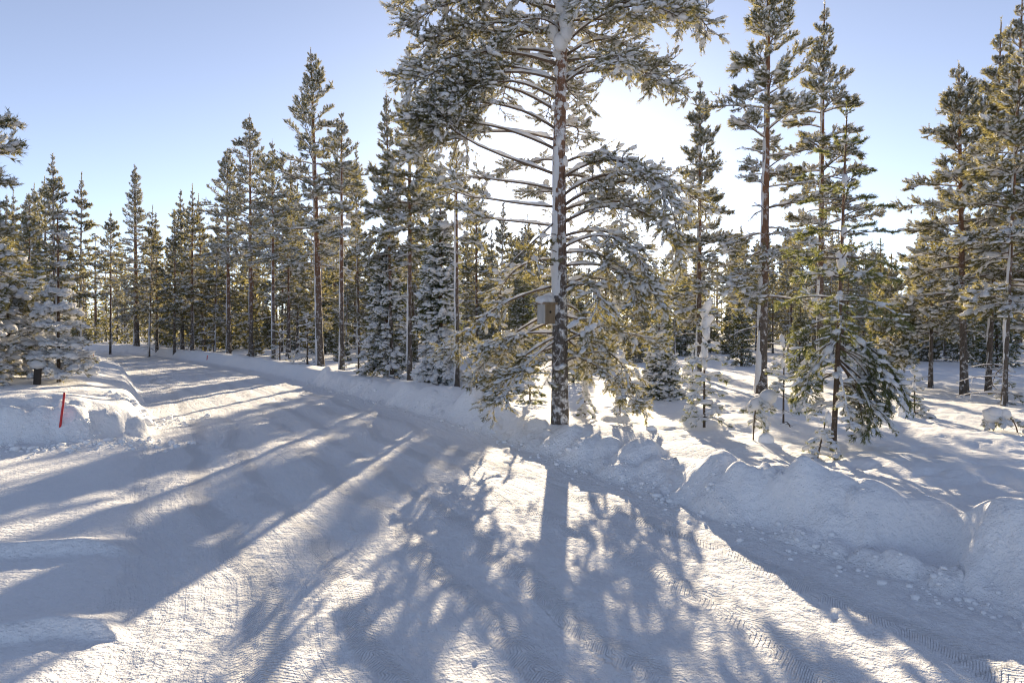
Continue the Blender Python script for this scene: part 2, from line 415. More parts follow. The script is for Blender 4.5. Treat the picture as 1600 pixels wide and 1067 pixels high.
def land(x, y):
    x = np.asarray(x, float); y = np.asarray(y, float)
    near = np.clip(14.0 / np.maximum(np.hypot(x, y), 0.1), 0, 1)       # fine relief only where it can be seen
    wx = fbm(x * 1.1, y * 1.1, 3, 3); w2 = fbm(x * 4.5, y * 4.5, 8, 2)
    sR, aR = sdist(x, y, RIGHT); sL, aL = sdist(x, y, LEFT); sF, aF = sdist(x, y, FRONT)
    sL = -sL                                                           # positive outside, to the left
    sF = sF + 0.10 * wx * near + 0.05 * w2 * near
    # road
    zr = 0.018 * fbm(x * 1.3, y * 1.3, 5, 3) + near * (0.014 * fbm(x * 5, y * 5, 6, 3) + 0.006 * pn(x * 19, y * 19, 7))
    for c0 in (0.75, 1.45, 2.3, 3.1, 3.9):                              # faint wheel ruts
        zr = zr - 0.020 * np.exp(-((-sL - c0 + 0.35 * pn(aL * 0.12, aL * 0 + c0 * 3, 9)) / 0.16) ** 2)
    # right bank and the forest floor behind it
    s = sR + 0.17 * pn(x * 0.8, y * 0.8, 3) + (0.03 * wx + 0.02 * w2) * near ** 2
    crest = 0.33 + 0.10 * pn(aR * 0.45, aR * 0, 12) + 0.04 * pn(aR * 1.1, aR * 0 + 5, 13) + 0.10 * sst(8, 15, y)
    farm = sst(18, 40, y); crest = crest + 0.10 * farm
    floor_r = 0.34 + 0.07 * fbm(x * 0.22, y * 0.22, 14, 3) + 0.018 * fbm(x * 1.4, y * 1.4, 15, 3) + np.sqrt(near) * (0.022 * fbm(x * 4.2, y * 4.2, 16, 3) - 0.045 * sst(0.22, 0.55, pn(x * 2.9, y * 2.9, 17)))
    floor_r = floor_r + sst(25, 90, y) * 0.25
    face = sst(-0.02, 0.62, s) ** 0.85
    top = crest + (floor_r - crest) * sst(0.8, 1.9, s)
    zR = face * top + near * 0.05 * np.abs(w2) * sst(0, 0.2, s) * (1 - sst(0.35, 0.7, s))
    toe = 0.05 * np.exp(-((s + 0.02) / 0.22) ** 2) * (0.5 + 0.9 * np.abs(pn(x * 7, y * 7, 18))) * near
    for (lx, ly, lr, lh) in LUMPS:
        q = np.clip(1 - ((x - lx) ** 2 + (y - ly) ** 2 + 0.12 * lr * lr * w2) / (lr * lr * 1.7), 0, 1)
        zR = zR + lh * q * q * (3 - 2 * q) * sst(0.05, 0.35, s)
    # left: the bank with its steep front, the flat drive in front of it
    sl = sL + 0.12 * wx + 0.05 * w2 * near
    rc = 0.9                                                           # rounded shoulder where the bank turns the corner
    dB = np.where((sl < rc) & (sF < rc), rc - np.hypot(rc - sl, rc - sF), np.minimum(sl, sF))
    bank_h = 0.63 + 0.09 * fbm(x * 0.35, y * 0.35, 20, 2) + 0.05 * near * fbm(x * 1.2, y * 1.2, 21, 3) + sst(25, 60, y) * 0.25
    bank_h = bank_h - 0.14 * np.exp(-((x + 8.1) / 0.75) ** 2 - ((y - 9.9) / 0.5) ** 2)
    lipn = 0.05 * near * np.abs(w2) * np.exp(-((dB - 0.28) / 0.2) ** 2)
    zB = bank_h * (0.62 * sst(0.0, 0.5, dB) + 0.38 * sst(0.2, 1.5, dB)) + lipn
    drive = 0.035 + 0.035 * sst(0.05, 0.35, sL) + 0.03 * sst(0.5, 4, sL) + 0.012 * fbm(x * 0.8, y * 0.8, 24, 3) + near * 0.003 * fbm(x * 8, y * 8, 25, 2)
    def ridge(ax, ay, bx, by, w, h, bend=0.0):
        dx, dy = bx - ax, by - ay; l = math.hypot(dx, dy)
        t = ((x - ax) * dx + (y - ay) * dy) / (l * l); d = ((x - ax) * dy - (y - ay) * dx) / l + 0.05 * wx + bend * t * (1 - t)
        e = sst(-0.6, 0.0, t) * (1 - sst(0.75, 1.12, t))
        # steep towards the camera, easing away behind
        return e * h * np.where(d > 0, np.exp(-(d / (w * 0.38)) ** 2), np.exp(-(d / (w * 2.6)) ** 2)), e
    r1, e1 = ridge(-4.8, 4.72, -2.85, 5.30, 0.10, 0.095, 0.25)
    r2, e2 = ridge(-3.4, 3.42, -2.05, 3.92, 0.09, 0.085, 0.15)
    drive = drive + r1 + r2
    drive = drive + 0.05 * np.exp(-((sF + 0.35) / 0.35) ** 2) * (0.6 + 0.8 * np.abs(w2) * near)
    zL = sst(-0.10, 0.10, sL + 0.03 * w2) * drive
    toeL = near * 0.06 * np.abs(pn(x * 6, y * 6, 27)) * np.exp(-((sF + 0.05) / 0.4) ** 2) * sst(-1.4, -0.4, sL) * (1 - sst(1.5, 3, sL))
    zL = np.maximum(zL, 0) + zB * sst(0.0, 0.1, dB)
    z = zr * (1 - sst(-0.05, 0.5, sL)) * (1 - sst(-0.05, 0.5, sR)) + np.where(sR > -0.6, zR + toe, 0) + np.where(sL > -0.3, zL, 0) + toeL
    # roll up gently a long way off so that the forest floor closes the view
    if x.size > 40: z = z + clods(x.ravel(), y.ravel()).reshape(x.shape) * sst(0.0, 0.12, np.maximum(sR + 0.08, np.minimum(dB + 0.1, sL)))
    z = z + sst(90, 320, np.hypot(x, y)) * 5.0
    return z, sR, sL, dB, aL
def gz(x, y):
    return float(land(np.array([x]), np.array([y]))[0][0])

ang = np.concatenate([np.linspace(-180, -62, 30)[:-1], np.linspace(-62, -40, 40)[:-1], np.degrees(np.arctan(np.linspace(math.tan(R(-40)), math.tan(R(40)), 700))), np.linspace(40, 62, 40)[1:], np.linspace(62, 180, 30)[1:-1]])
rad = [0.35, 0.7, 1.1, 1.5, 1.9, 2.2, 2.5]
while rad[-1] < 700:
    rr = rad[-1]; rad.append(rr * (1.0078 if rr < 45 else 1.02 if rr < 110 else 1.06))
rad = np.array(rad)
AA, RR = np.meshgrid(np.radians(ang), rad)
gx = (np.sin(AA) * RR); gy = (np.cos(AA) * RR)
gzv, g_sR, g_sL, g_dB, g_aL = land(gx.ravel(), gy.ravel())
nr, na = AA.shape
GV = np.stack([gx.ravel(), gy.ravel(), gzv], -1)
GV = np.vstack([GV, [[0, 0, gz(0, 0.01)]]])
ii, jj = np.meshgrid(np.arange(nr - 1), np.arange(na), indexing='ij')
j2 = (jj + 1) % na
Q = np.stack([ii * na + jj, (ii + 1) * na + jj, (ii + 1) * na + j2, ii * na + j2], -1).reshape(-1, 4)[:, ::-1]
fn = np.cross(GV[Q[:, 2]] - GV[Q[:, 0]], GV[Q[:, 3]] - GV[Q[:, 1]])
VN = np.zeros_like(GV)
for k in range(4): np.add.at(VN, Q[:, k], fn)
VN = nrm(VN); VN[-1] = (0, 0, 1)
if VN[:-1, 2].mean() < 0: VN = -VN; Q = Q[:, ::-1]
q_sR = g_sR[Q].mean(1); q_sL = g_sL[Q].mean(1); q_dB = g_dB[Q].mean(1)
q_x = GV[Q].mean(1); q_w = 0.12 * fbm(q_x[:, 0] * 1.5, q_x[:, 1] * 1.5, 60, 4)
is_road = (q_sR < 0.03) & (q_sL < 0.06 + q_w * (q_dB < -0.3))
is_rb = ~is_road & (q_sR > 0) & (q_sR < 1.7)
is_lb = ~is_road & (q_sL > 0) & (q_dB > -0.02) & (q_dB < 1.5)
is_dr = ~is_road & ~is_lb & (q_sL > -0.3) & (q_dB <= -0.02) & (q_sR < 0)
is_gr = ~(is_road | is_rb | is_lb | is_dr)
UVR = np.stack([-g_sL, g_aL], -1); UVR = np.vstack([UVR, [[0, 0]]])
def land_piece(name, mask, m, centre=False):
    q = Q[mask]; ids, inv = np.unique(q, return_inverse=True)
    me = np_mesh(name, GV[ids], inv.reshape(-1, 4), m, True, True)
    uv = me.uv_layers.new(name='road')
    uv.data.foreach_set('uv', UVR[q.ravel()].astype(np.float32).ravel())
    me.normals_split_custom_set_from_vertices(VN[ids].tolist())
    o = link(bpy.data.objects.new(name, me))
    o['kind'] = 'structure'
    return o
land_piece('road', is_road, M_ROAD)
land_piece('snow_bank', is_rb, M_DRIVE)
land_piece('snow_bank', is_lb, M_DRIVE)
land_piece('driveway', is_dr, M_DRIVE)
land_piece('ground', is_gr, M_SNOW)

# crumbs of snow that rolled off the plough, too many to count
rg = np.random.RandomState(5)
cr = Geo(); cx, cy, cs = [], [], []
seg = RIGHT
for i in range(len(seg) - 1):
    ln = np.linalg.norm(seg[i + 1] - seg[i]); mid = seg[i]
    if not (1.5 < mid[1] < 30): continue
    for _ in range(int(ln * (60 if mid[1] < 9 else 16))):
        t = rg.rand(); p = seg[i] + (seg[i + 1] - seg[i]) * t; d = seg[i + 1] - seg[i]; nn = np.array([d[1], -d[0]]) / ln
        off = rg.normal(-0.02, 0.11); p = p + nn * off
        cx.append(p[0]); cy.append(p[1]); cs.append(min(0.05, 0.006 + rg.exponential(0.008)))
for _ in range(330):
    t = rg.rand(); p = np.array([-5.6, 10.7]) * (1 - t) + np.array([-7.3, 9.7]) * t + rg.normal(0, 0.28, 2) + np.array([0.25, -0.3])
    cx.append(p[0]); cy.append(p[1]); cs.append(min(0.07, 0.008 + rg.exponential(0.012)))
for _ in range(60):
    p = np.array([-7.0, 13.2]) + rg.normal(0, 0.4, 2)
    cx.append(p[0]); cy.append(p[1]); cs.append(min(0.1, 0.015 + rg.exponential(0.02)))
cx, cy, cs = map(np.array, (cx, cy, cs))
cz = land(cx, cy)[0]
a = rg.rand(len(cx)) * 6.28
cr.add(*blobs(np.random.default_rng(3), np.stack([cx, cy, cz + cs * 0.25], -1), np.stack([np.cos(a), np.sin(a), a * 0], -1), cs * 1.25, cs, cs * 0.7, 1, 0.2))
o = cr.obj('snow_crumbs', M_SNOW, None, True); tag(o, 'crumbs of snow scattered along the foot of the ploughed banks', kind='stuff')

# ------------------------------------------------------------------ branches
def lerp_path(P, t):
    """points and tangents at parameters t (n,) on a path P (m,3)"""
    m = len(P); x = np.clip(np.asarray(t) * (m - 1), 0, m - 1.001); i = x.astype(int); f = (x - i)[:, None]
    return P[i] * (1 - f) + P[i + 1] * f, nrm(P[i + 1] - P[i])

def rot_about(d, axis, a):
    c, s = np.cos(a)[..., None], np.sin(a)[..., None]
    return d * c + np.cross(axis, d) * s + axis * (axis * d).sum(-1, keepdims=True) * (1 - c)

SNOW_N, SNOW_S = 1.05, 0.455
def gen_branch(rng, L, e0, e1, bare=0.25, ntw=16, twl=0.55, nsub=4, ntuft=4, nstuft=2, shoot=0.09, nk=12, nl=0.055, nw=0.008, r0=0.018,
               snow=0.6, blob=0.055, curve=0.3, lod=1, pw=1.2, az=0.0, flat=0.25, subs_wood=True, wsnow=1.0, spread=0.75, big=0.03, along=0, rough=1.0):
    """one limb growing along +X: returns wood, needles and snow as (verts, tris)"""
    snow *= SNOW_N; blob *= SNOW_S; nk = int(nk * 1.5)
    wood, ned, sn = Geo(), Geo(), Geo()
    m = 12; t = np.linspace(0, 1, m)
    el = np.radians(e0 + (e1 - e0) * t ** pw) + rough * 0.5 * np.cumsum(rng.normal(0, 0.09, m)) * t
    azw = np.radians(az) * t + rough * np.cumsum(rng.normal(0, 0.085, m)) * t
    d = np.stack([np.cos(el) * np.cos(azw), np.cos(el) * np.sin(azw), np.sin(el)], -1)
    P = np.vstack([[0, 0, 0], np.cumsum(d[:-1] * L / (m - 1), 0)])
    rad = r0 * (1 - 0.85 * t) + 0.002
    wood.add(*tubes(P[None], rad[None], 6 if lod > 1 else 4))
    tufP, tufD = [], []
    if ntw:
        tt = np.sort(bare + (1 - bare) * (np.arange(ntw) + rng.random(ntw)) / ntw)
        B, T = lerp_path(P, tt)
        u = (tt - bare) / (1 - bare)
        side = nrm(np.cross(UP, T)); sg = np.where(np.arange(ntw) % 2, 1, -1)[:, None]
        a = np.radians(rng.uniform(38, 68, ntw))[:, None]
        D0 = nrm(T * np.cos(a) + side * sg * np.sin(a) + UP * rng.normal(0, flat, (ntw, 1)))
        ln = twl * (0.55 + 0.45 * rng.random(ntw)) * (1 - 0.6 * u) * np.clip(0.45 + 1.4 * u, 0, 1)
        mm = 5; q = np.linspace(0, 1, mm)
        dd = nrm(D0[:, None] + UP * (curve * rng.uniform(0.5, 1.5, (ntw, 1, 1))) * q[None, :, None] + 0.35 * rough * np.cumsum(rng.normal(0, 0.25, (ntw, mm, 3)), 1))
        TW = np.concatenate([B[:, None], B[:, None] + np.cumsum(dd[:, :-1] * (ln / (mm - 1))[:, None, None], 1)], 1)
        rt = np.clip(r0 * 0.33, 0.002, 0.012) * (1 - 0.75 * q)[None] * np.ones((ntw, 1))
        wood.add(*tubes(TW, rt, 3))
        def at(paths, f):
            n_, m_, _ = paths.shape; x = np.clip(f * (m_ - 1), 0, m_ - 1.001); i = x.astype(int); fr = (x - i)[..., None]; r_ = np.arange(n_)[:, None]
            A, Bq = paths[r_, i], paths[r_, i + 1]
            return A * (1 - fr) + Bq * fr, nrm(Bq - A)
        f = np.linspace(0.3, 1.0, ntuft)[None] + rng.uniform(-0.06, 0.06, (ntw, ntuft)); f[:, -1] = 1
        p_, d_ = at(TW, np.clip(f, 0, 1)); tufP.append(p_.reshape(-1, 3)); tufD.append(d_.reshape(-1, 3))
        if nsub:
            f = rng.uniform(0.2, 0.95, (ntw, nsub)); p_, d_ = at(TW, f)
            ax = nrm(UP + 0.5 * rng.normal(size=p_.shape))
            sd = nrm(rot_about(d_, ax, np.radians(rng.uniform(30, 60, (ntw, nsub))) * rng.choice([-1, 1], (ntw, nsub))))
            sl = (ln[:, None] * rng.uniform(0.2, 0.45, (ntw, nsub)))
            p_ = p_.reshape(-1, 3); sd = sd.reshape(-1, 3); sl = sl.reshape(-1)
            q3 = np.linspace(0, 1, 3)
            SP = p_[:, None] + sd[:, None] * (sl[:, None] * q3)[..., None] + UP * (curve * 0.35 * sl[:, None] * q3 ** 2)[..., None]
            if subs_wood: wood.add(*tubes(SP, np.clip(r0 * 0.18, 0.0015, 0.006) * np.ones(SP.shape[:2]) * (1 - 0.6 * q3), 3))
            f = np.linspace(0.45, 1.0, nstuft)[None] * np.ones((len(SP), 1))
            p_, d_ = at(SP, f); tufP.append(p_.reshape(-1, 3)); tufD.append(d_.reshape(-1, 3))
        if wsnow > 0 and lod > 0:
            keep = rng.random(ntw) < 0.75 * wsnow
            if keep.any():
                lump = np.clip(rng.normal(0.7, 0.5, (keep.sum(), mm)), 0.02, 1.6); lump[:, -1] *= 0.3
                rs = blob * 0.50 * lump
                sn.add(*tubes(TW[keep] + UP * (rs[..., None] * 0.75), rs, 4 if lod < 2 else 5))
        tp, td = lerp_path(P, np.array([0.93, 1.0])); tufP.append(tp); tufD.append(td)
    if along:
        f = np.linspace(max(bare, 0.12), 1, along); p_, d_ = lerp_path(P, f); tufP.append(p_); tufD.append(d_)
    if tufP:
        TP = np.concatenate(tufP); TD = nrm(np.concatenate(tufD) + UP * 0.25 * np.clip(curve, -1, 1))
        ned.add(*tufts(rng, TP, TD, shoot * rng.uniform(0.7, 1.25, len(TP)), nk, nl, nw, spread))
        k = rng.random(len(TP)) < snow
        n = int(k.sum()); s = blob * np.clip(rng.lognormal(0, 0.38, n), 0.4, 2.2)
        hd = TD[k] * np.array([1, 1, 0.55])
        sn.add(*blobs(rng, TP[k] + TD[k] * shoot * 0.45 + UP * (s * 0.55)[:, None], hd, s * 1.75, s * 0.85, s * 0.52, lod, 0.11))
        kb = np.nonzero(rng.random(len(TP)) < big)[0]; n = len(kb)
        if n:
            s = blob * rng.uniform(1.7, 2.8, n)
            sn.add(*blobs(rng, TP[kb] + UP * (s * 0.35)[:, None], TD[kb] * np.array([1, 1, 0.6]), s * 1.4, s * 0.95, s * 0.7, max(lod, 2), 0.08))
    if wsnow > 0:
        tm = np.linspace(0.06, 1, 26); PP, _ = lerp_path(P, tm)
        lum = np.clip(0.75 + 0.9 * fbm(tm * 5.5 * L + rng.random() * 50, tm * 0 + rng.random() * 50, 30, 2) + rng.normal(0, 0.12, 26), 0.0, 2)
        steep = np.abs(np.interp(tm, t, np.sin(el))); lum = lum * np.clip(1.25 - steep * 0.9, 0.15, 1)
        rs = (np.interp(tm, t, rad) * 0.8 + blob * 0.55 * (1 - 0.35 * tm)) * lum * wsnow; rs[0] = rs[-1] = 0.003
        PP = PP + UP * (np.interp(tm, t, rad) * 0.55 + rs * 0.55)[:, None]
        sn.add(*tubes(PP[None], rs[None], 6 if lod > 1 else 5))
    return wood.arr(), ned.arr(), sn.arr()

class Proto:
    def __init__(s, L, parts, mats):
        s.L = L; s.parts = parts; s.mats = mats; s.me = None
    def meshes(s):
        if s.me is None:
            s.me = [np_mesh(n, *p, m, sm) if len(p[0]) else None for n, p, m, sm in zip(('branch', 'needles', 'snow_cover'), s.parts, s.mats, (True, False, True))]
        return s.me
PINE_M = (M_TWIG, M_PINE, M_TSNOW); SPR_M = (M_TWIG, M_SPRUCE, M_TSNOW); GRN_M = (M_TWIG, M_GREEN, M_TSNOW)
rng = np.random.default_rng(17)
BANK = {}
def bank(key, Ls, n, mats, fn):
    BANK[key] = {L: [Proto(L, fn(L), mats) for _ in range(n)] for L in Ls}
# mature pine limbs: ascending (upper crown) and loaded, drooping (lower crown); near and far detail
bank('asc', (0.5, 1.0, 1.6), 4, PINE_M, lambda L: gen_branch(rng, L, 22, 34, 0.18, int(6 + 7 * L), 0.26 + 0.20 * L, 3, 3, 2, 0.11, 10, 0.07, 0.0105, 0.006 + 0.008 * L, 0.62, 0.052, 0.55, 1, wsnow=0.7))
bank('mid', (0.5, 1.0, 1.6), 5, PINE_M, lambda L: gen_branch(rng, L, 16, -6, 0.26, int(6 + 8 * L), 0.26 + 0.24 * L, 4, 3, 2, 0.11, 10, 0.07, 0.0105, 0.007 + 0.009 * L, 0.68, 0.058, 0.4, 1))
bank('low', (0.5, 1.0, 1.6), 5, PINE_M, lambda L: gen_branch(rng, L, 2, -38, 0.3, int(6 + 7 * L), 0.26 + 0.22 * L, 4, 3, 2, 0.11, 10, 0.07, 0.0105, 0.007 + 0.009 * L, 0.72, 0.066, 0.15, 1, big=0.05))
bank('asc_far', (0.5, 1.0, 1.6), 3, PINE_M, lambda L: gen_branch(rng, L, 20, 30, 0.15, int(5 + 4 * L), 0.28 + 0.22 * L, 2, 3, 1, 0.15, 6, 0.10, 0.030, 0.006 + 0.008 * L, 0.62, 0.080, 0.5, 0, subs_wood=False, wsnow=0.8))
bank('mid_far', (0.5, 1.0, 1.6), 3, PINE_M, lambda L: gen_branch(rng, L, 12, -12, 0.22, int(5 + 5 * L), 0.28 + 0.25 * L, 2, 3, 1, 0.15, 6, 0.10, 0.030, 0.007 + 0.009 * L, 0.66, 0.088, 0.3, 0, subs_wood=False))
bank('low_far', (0.5, 1.0, 1.6), 3, PINE_M, lambda L: gen_branch(rng, L, 0, -36, 0.26, int(5 + 5 * L), 0.28 + 0.22 * L, 2, 3, 1, 0.15, 6, 0.10, 0.030, 0.007 + 0.009 * L, 0.70, 0.095, 0.1, 0, subs_wood=False))
bank('bare', (0.5, 1.0), 4, PINE_M, lambda L: gen_branch(rng, L, 5, -18, 0.35, int(4 + 4 * L), 0.22 + 0.12 * L, 2, 1, 1, 0.05, 0, 0.05, 0.01, 0.006 + 0.006 * L, 0.0, 0.045, -0.1, 1, big=0.0))
# spruce limbs: needles right along the twigs, snow lying on them in pads
bank('spr', (0.4, 0.8, 1.3), 4, SPR_M, lambda L: gen_branch(rng, L, 4, -26, 0.1, int(8 + 9 * L), 0.22 + 0.20 * L, 3, 5, 3, 0.08, 8, 0.038, 0.011, 0.005 + 0.006 * L, 0.36, 0.062, -0.15, 1, along=6, spread=0.95, big=0.05))
bank('spr_far', (0.4, 0.8, 1.3), 3, SPR_M, lambda L: gen_branch(rng, L, 4, -28, 0.1, int(5 + 4 * L), 0.26 + 0.22 * L, 2, 3, 1, 0.16, 5, 0.07, 0.036, 0.005 + 0.006 * L, 0.45, 0.080, -0.15, 0, subs_wood=False, along=4, spread=0.95))
bank('skirt', (0.8, 1.3), 4, SPR_M, lambda L: gen_branch(rng, L, -20, -52, 0.1, int(8 + 8 * L), 0.22 + 0.2 * L, 3, 5, 2, 0.08, 8, 0.038, 0.011, 0.005 + 0.006 * L, 0.55, 0.085, -0.2, 1, along=6, spread=0.95, big=0.12))
# young pines: long bottle-brush shoots; and the same weighed down by snow
bank('brush', (0.3, 0.6, 0.9), 4, GRN_M, lambda L: gen_branch(rng, L, 16, -8, 0.45, int(2 + 4 * L), 0.14 + 0.13 * L, 1, 5, 2, 0.06, 9, 0.048, 0.007, 0.004 + 0.005 * L, 0.05, 0.035, 0.25, 1, along=int(8 + 14 * L), spread=0.8, wsnow=0.3, big=0.01))
bank('hang', (0.3, 0.6, 0.9), 4, GRN_M, lambda L: gen_branch(rng, L, -8, -58, 0.3, int(3 + 6 * L), 0.16 + 0.18 * L, 2, 4, 2, 0.06, 9, 0.048, 0.007, 0.005 + 0.006 * L, 0.22, 0.040, -0.2, 1, along=int(5 + 8 * L), spread=0.8, big=0.02))
bank('laden', (0.25, 0.5, 0.9), 5, GRN_M, lambda L: gen_branch(rng, L, 6, -48, 0.25, int(2 + 5 * L), 0.08 + 0.18 * L, 1, 3, 2, 0.05, 8, 0.042, 0.007, 0.004 + 0.005 * L, 1.1, 0.05, -0.1, 2, along=int(4 + 5 * L), spread=0.8, big=0.03, wsnow=1.3))
bank('puff', (0.3, 0.6, 1.0), 5, PINE_M, lambda L: gen_branch(rng, L, 14, -26, 0.15, int(4 + 7 * L), 0.2 + 0.24 * L, 3, 3, 2, 0.08, 10, 0.055, 0.009, 0.006 + 0.007 * L, 1.5, 0.088, 0.1, 2, big=0.06, wsnow=1.5))

def pick(r, key, L):
    b = BANK[key]; k = min(b, key=lambda q: abs(math.log(q / L)))
    p = b[k][r.integers(len(b[k]))]
    return p, L / k

# ------------------------------------------------------------------ trunks and whole trees
def trunk_geo(rng, H, r0, top=0.012, k=9, n=22, wob=0.012, lean=(0, 0), flare=0.25, z0=-0.5):
    z = np.concatenate([[z0], np.linspace(0, H, n)]); t = np.clip(z / H, 0, 1)
    ph = rng.random(4) * 6.28
    x = wob * H * 0.12 * (np.sin(t * 5 + ph[0]) - math.sin(ph[0])) * 0.5 + lean[0] * t * H
    y = wob * H * 0.12 * (np.sin(t * 4 + ph[1]) - math.sin(ph[1])) * 0.5 + lean[1] * t * H
    r = top + (r0 - top) * (1 - t) ** 0.85 + r0 * flare * np.exp(-np.clip(z, 0, None) / (0.35 * (r0 / 0.12)))
    P = np.stack([x, y, z], -1)
    return P, r
def trunk_snow(rng, P, r, side=math.pi, amt=0.45, k=14, n=80, zmax=1e9, width=1.1, th=0.018, zmin=0.02):
    """snow plastered on one side of a trunk, as raised patches"""
    z = np.linspace(zmin, min(P[-1, 2] * 0.8, zmax), n)
    cx = np.interp(z, P[:, 2], P[:, 0]); cy = np.interp(z, P[:, 2], P[:, 1]); rr = np.interp(z, P[:, 2], r)
    th_ = np.arange(k) / k * 2 * np.pi
    Z, TH = np.meshgrid(z, th_, indexing='ij')
    nz = fbm(np.cos(TH) * 1.2 + rng.random() * 90, Z * 1.1 + np.sin(TH) * 0.6, 40, 3)
    dd = np.abs((TH - side + np.pi) % (2 * np.pi) - np.pi)
    msk = nz + amt - (dd / width) ** 2 * 0.7
    rad = rr[:, None] - 0.012 + np.clip(msk, 0, 0.6) / 0.6 * (th + 0.012) + np.where(msk > 0.02, 0.010, 0)
    V = np.stack([cx[:, None] + np.cos(TH) * rad, cy[:, None] + np.sin(TH) * rad, Z], -1)
    i, j = np.meshgrid(np.arange(n - 1), np.arange(k), indexing='ij')
    a = i * k + j; b = i * k + (j + 1) % k
    q = np.stack([a, b, b + k, a + k], -1).reshape(-1, 4)
    q = q[(msk.ravel()[q] > 0).any(1)]
    return V.reshape(-1, 3), np.concatenate([q[:, [0, 1, 2]], q[:, [0, 2, 3]]])

def plan_pine(rng, H, cb, Rm, dense=1.0, near=True, low=0.5, airy=0.0):
    """limbs of a mature pine: list of (key, length, height, azimuth, pitch)"""
    out = []; sfx = '' if near else '_far'
    z = cb * H; gap = 0.40 if near else 0.46
    while z < H - 0.12:
        t = (z - cb * H) / (H - cb * H)
        prof = (min(1, 0.55 + 1.5 * t) if low < 0.5 else min(1, 0.8 + 0.8 * t)) * (1 - max(0, t - 0.15) / 0.85) ** 0.75
        n = max(3, int(round((4.1 + rng.normal(0, 0.7)) * dense * (1 if t < 0.85 else 0.8))))
        a0 = rng.random() * 360
        for i in range(n):
            L = max(0.16, Rm * prof * rng.uniform(0.55, 1.25))
            az = a0 + 360 * i / n + rng.normal(0, 14)
            key = 'asc' if t > 0.55 + rng.normal(0, 0.08) else 'mid' if t > 0.2 + rng.normal(0, 0.1) else 'low'
            pit = (10 + 28 * max(0, t - 0.6) / 0.4) if key == 'asc' else rng.normal(0, 5)
            if rng.random() < airy and t < 0.4: key = 'bare'; out.append((key, L * 0.7, z + rng.normal(0, 0.06), az, pit)); continue
            out.append((key + sfx, L, z + rng.normal(0, 0.07), az, pit))
        z += gap * (0.75 + 0.5 * rng.random()) * (1 - 0.35 * max(0, t - 0.5)) * (H / 10) ** 0.5
    for _ in range(int(7 * H / 10)):                     # dead snags on the clean stem
        z = rng.uniform(0.1, 1.0) * cb * H
        out.append(('bare', rng.uniform(0.3, 0.9), z, rng.random() * 360, rng.normal(-5, 12)))
    return out
def plan_spruce(rng, H, Rm, near=True, base=0.04, skirt=False):
    out = []; sfx = '' if near else '_far'; z = base * H
    while z < H - 0.08:
        t = z / H; n = 6 if t < 0.8 else 4; a0 = rng.random() * 360
        for i in range(n):
            L = max(0.12, Rm * (1 - t) ** 0.85 * rng.uniform(0.75, 1.12))
            out.append((('skirt' if skirt and t < 0.3 else 'spr' + sfx), L, z + rng.normal(0, 0.04), a0 + 360 * i / n + rng.normal(0, 12), (22 * max(0, t - 0.55) / 0.45 + rng.normal(0, 5))))
        z += (0.27 if near else 0.34) * (1 - 0.4 * t) * (H / 6) ** 0.4
    return out

def leader_geo(rng, P, H, mats, n=5, shoot=0.12, nl=0.06, nw=0.012):
    zz = np.linspace(H * 0.96 if H > 3 else H * 0.8, H, n)
    x = np.interp(zz, P[:, 2], P[:, 0]); y = np.interp(zz, P[:, 2], P[:, 1])
    return tufts(rng, np.stack([x, y, zz - 0.02], -1), np.tile(UP, (n, 1)), np.full(n, shoot), 14, nl, nw, 0.6)

def bmat(P, r, z, az, pit, s, x0=0, y0=0):
    x = np.interp(z, P[:, 2], P[:, 0]); y = np.interp(z, P[:, 2], P[:, 1])
    return Matrix.Translation((x, y, z)) @ Matrix.Rotation(R(az), 4, 'Z') @ Matrix.Rotation(-R(pit), 4, 'Y') @ Matrix.Scale(s, 4)

def add_limb(root, proto, M):
    """a limb as a part of its tree, with its needles and its snow as sub-parts (mesh data shared)"""
    w, nd_, sn = proto.meshes()
    b = bpy.data.objects.new('branch', w); b.matrix_local = M; b.parent = root; COL.objects.link(b)
    for nm, me in (('needles', nd_), ('snow_cover', sn)):
        if me is not None:
            o = bpy.data.objects.new(nm, me); o.parent = b; COL.objects.link(o)
    return b

def tree_parts(name, loc, limbs, P, r, bark, seed, needle=M_PINE, tsnow=0.45, label=None, cat='tree', group=None, rz=0.0, side=math.pi, leader=True, kseg=10, tz=1e9):
    """a tree in view close enough for its limbs to be told apart"""
    rg_ = np.random.default_rng(seed)
    root = empty(name, loc, rz); tag(root, label, cat, group)
    g = Geo(); g.add(*tubes(P[None], r[None], kseg)); g.obj('trunk', bark, root, True)
    if tsnow > 0:
        g = Geo(); g.add(*trunk_snow(rg_, P, r, side - rz, tsnow, zmax=tz)); 
        if g.n: g.obj('trunk_snow', M_TSNOW, root, True)
    if leader:
        g = Geo(); g.add(*leader_geo(rg_, P, P[-1, 2], None)); g.obj('leader_shoot', needle, root)
    for key, L, z, az, pit in limbs:
        p, s = pick(rg_, key, L)
        add_limb(root, p, bmat(P, r, z, az, pit, s))
    return root

def merged(limbs, P, r, seed, tsnow=0.4, side=None):
    """whole-tree arrays for the trees that stand in numbers further back"""
    rg_ = np.random.default_rng(seed)
    G = [Geo(), Geo(), Geo()]
    G[0].add(*tubes(P[None], r[None], 7))
    for key, L, z, az, pit in limbs:
        p, s = pick(rg_, key, L); M = np.array(bmat(P, r, z, az, pit, s))
        for g, (v, t) in zip(G, p.parts):
            if len(v): g.add(v @ M[:3, :3].T + M[:3, 3], t)
    G[1].add(*leader_geo(rg_, P, P[-1, 2], None, 4, 0.2, 0.1, 0.03))
    if tsnow > 0: G[2].add(*trunk_snow(rg_, P, r, 2.9, tsnow, 8, 40))
    return [g.arr() for g in G]

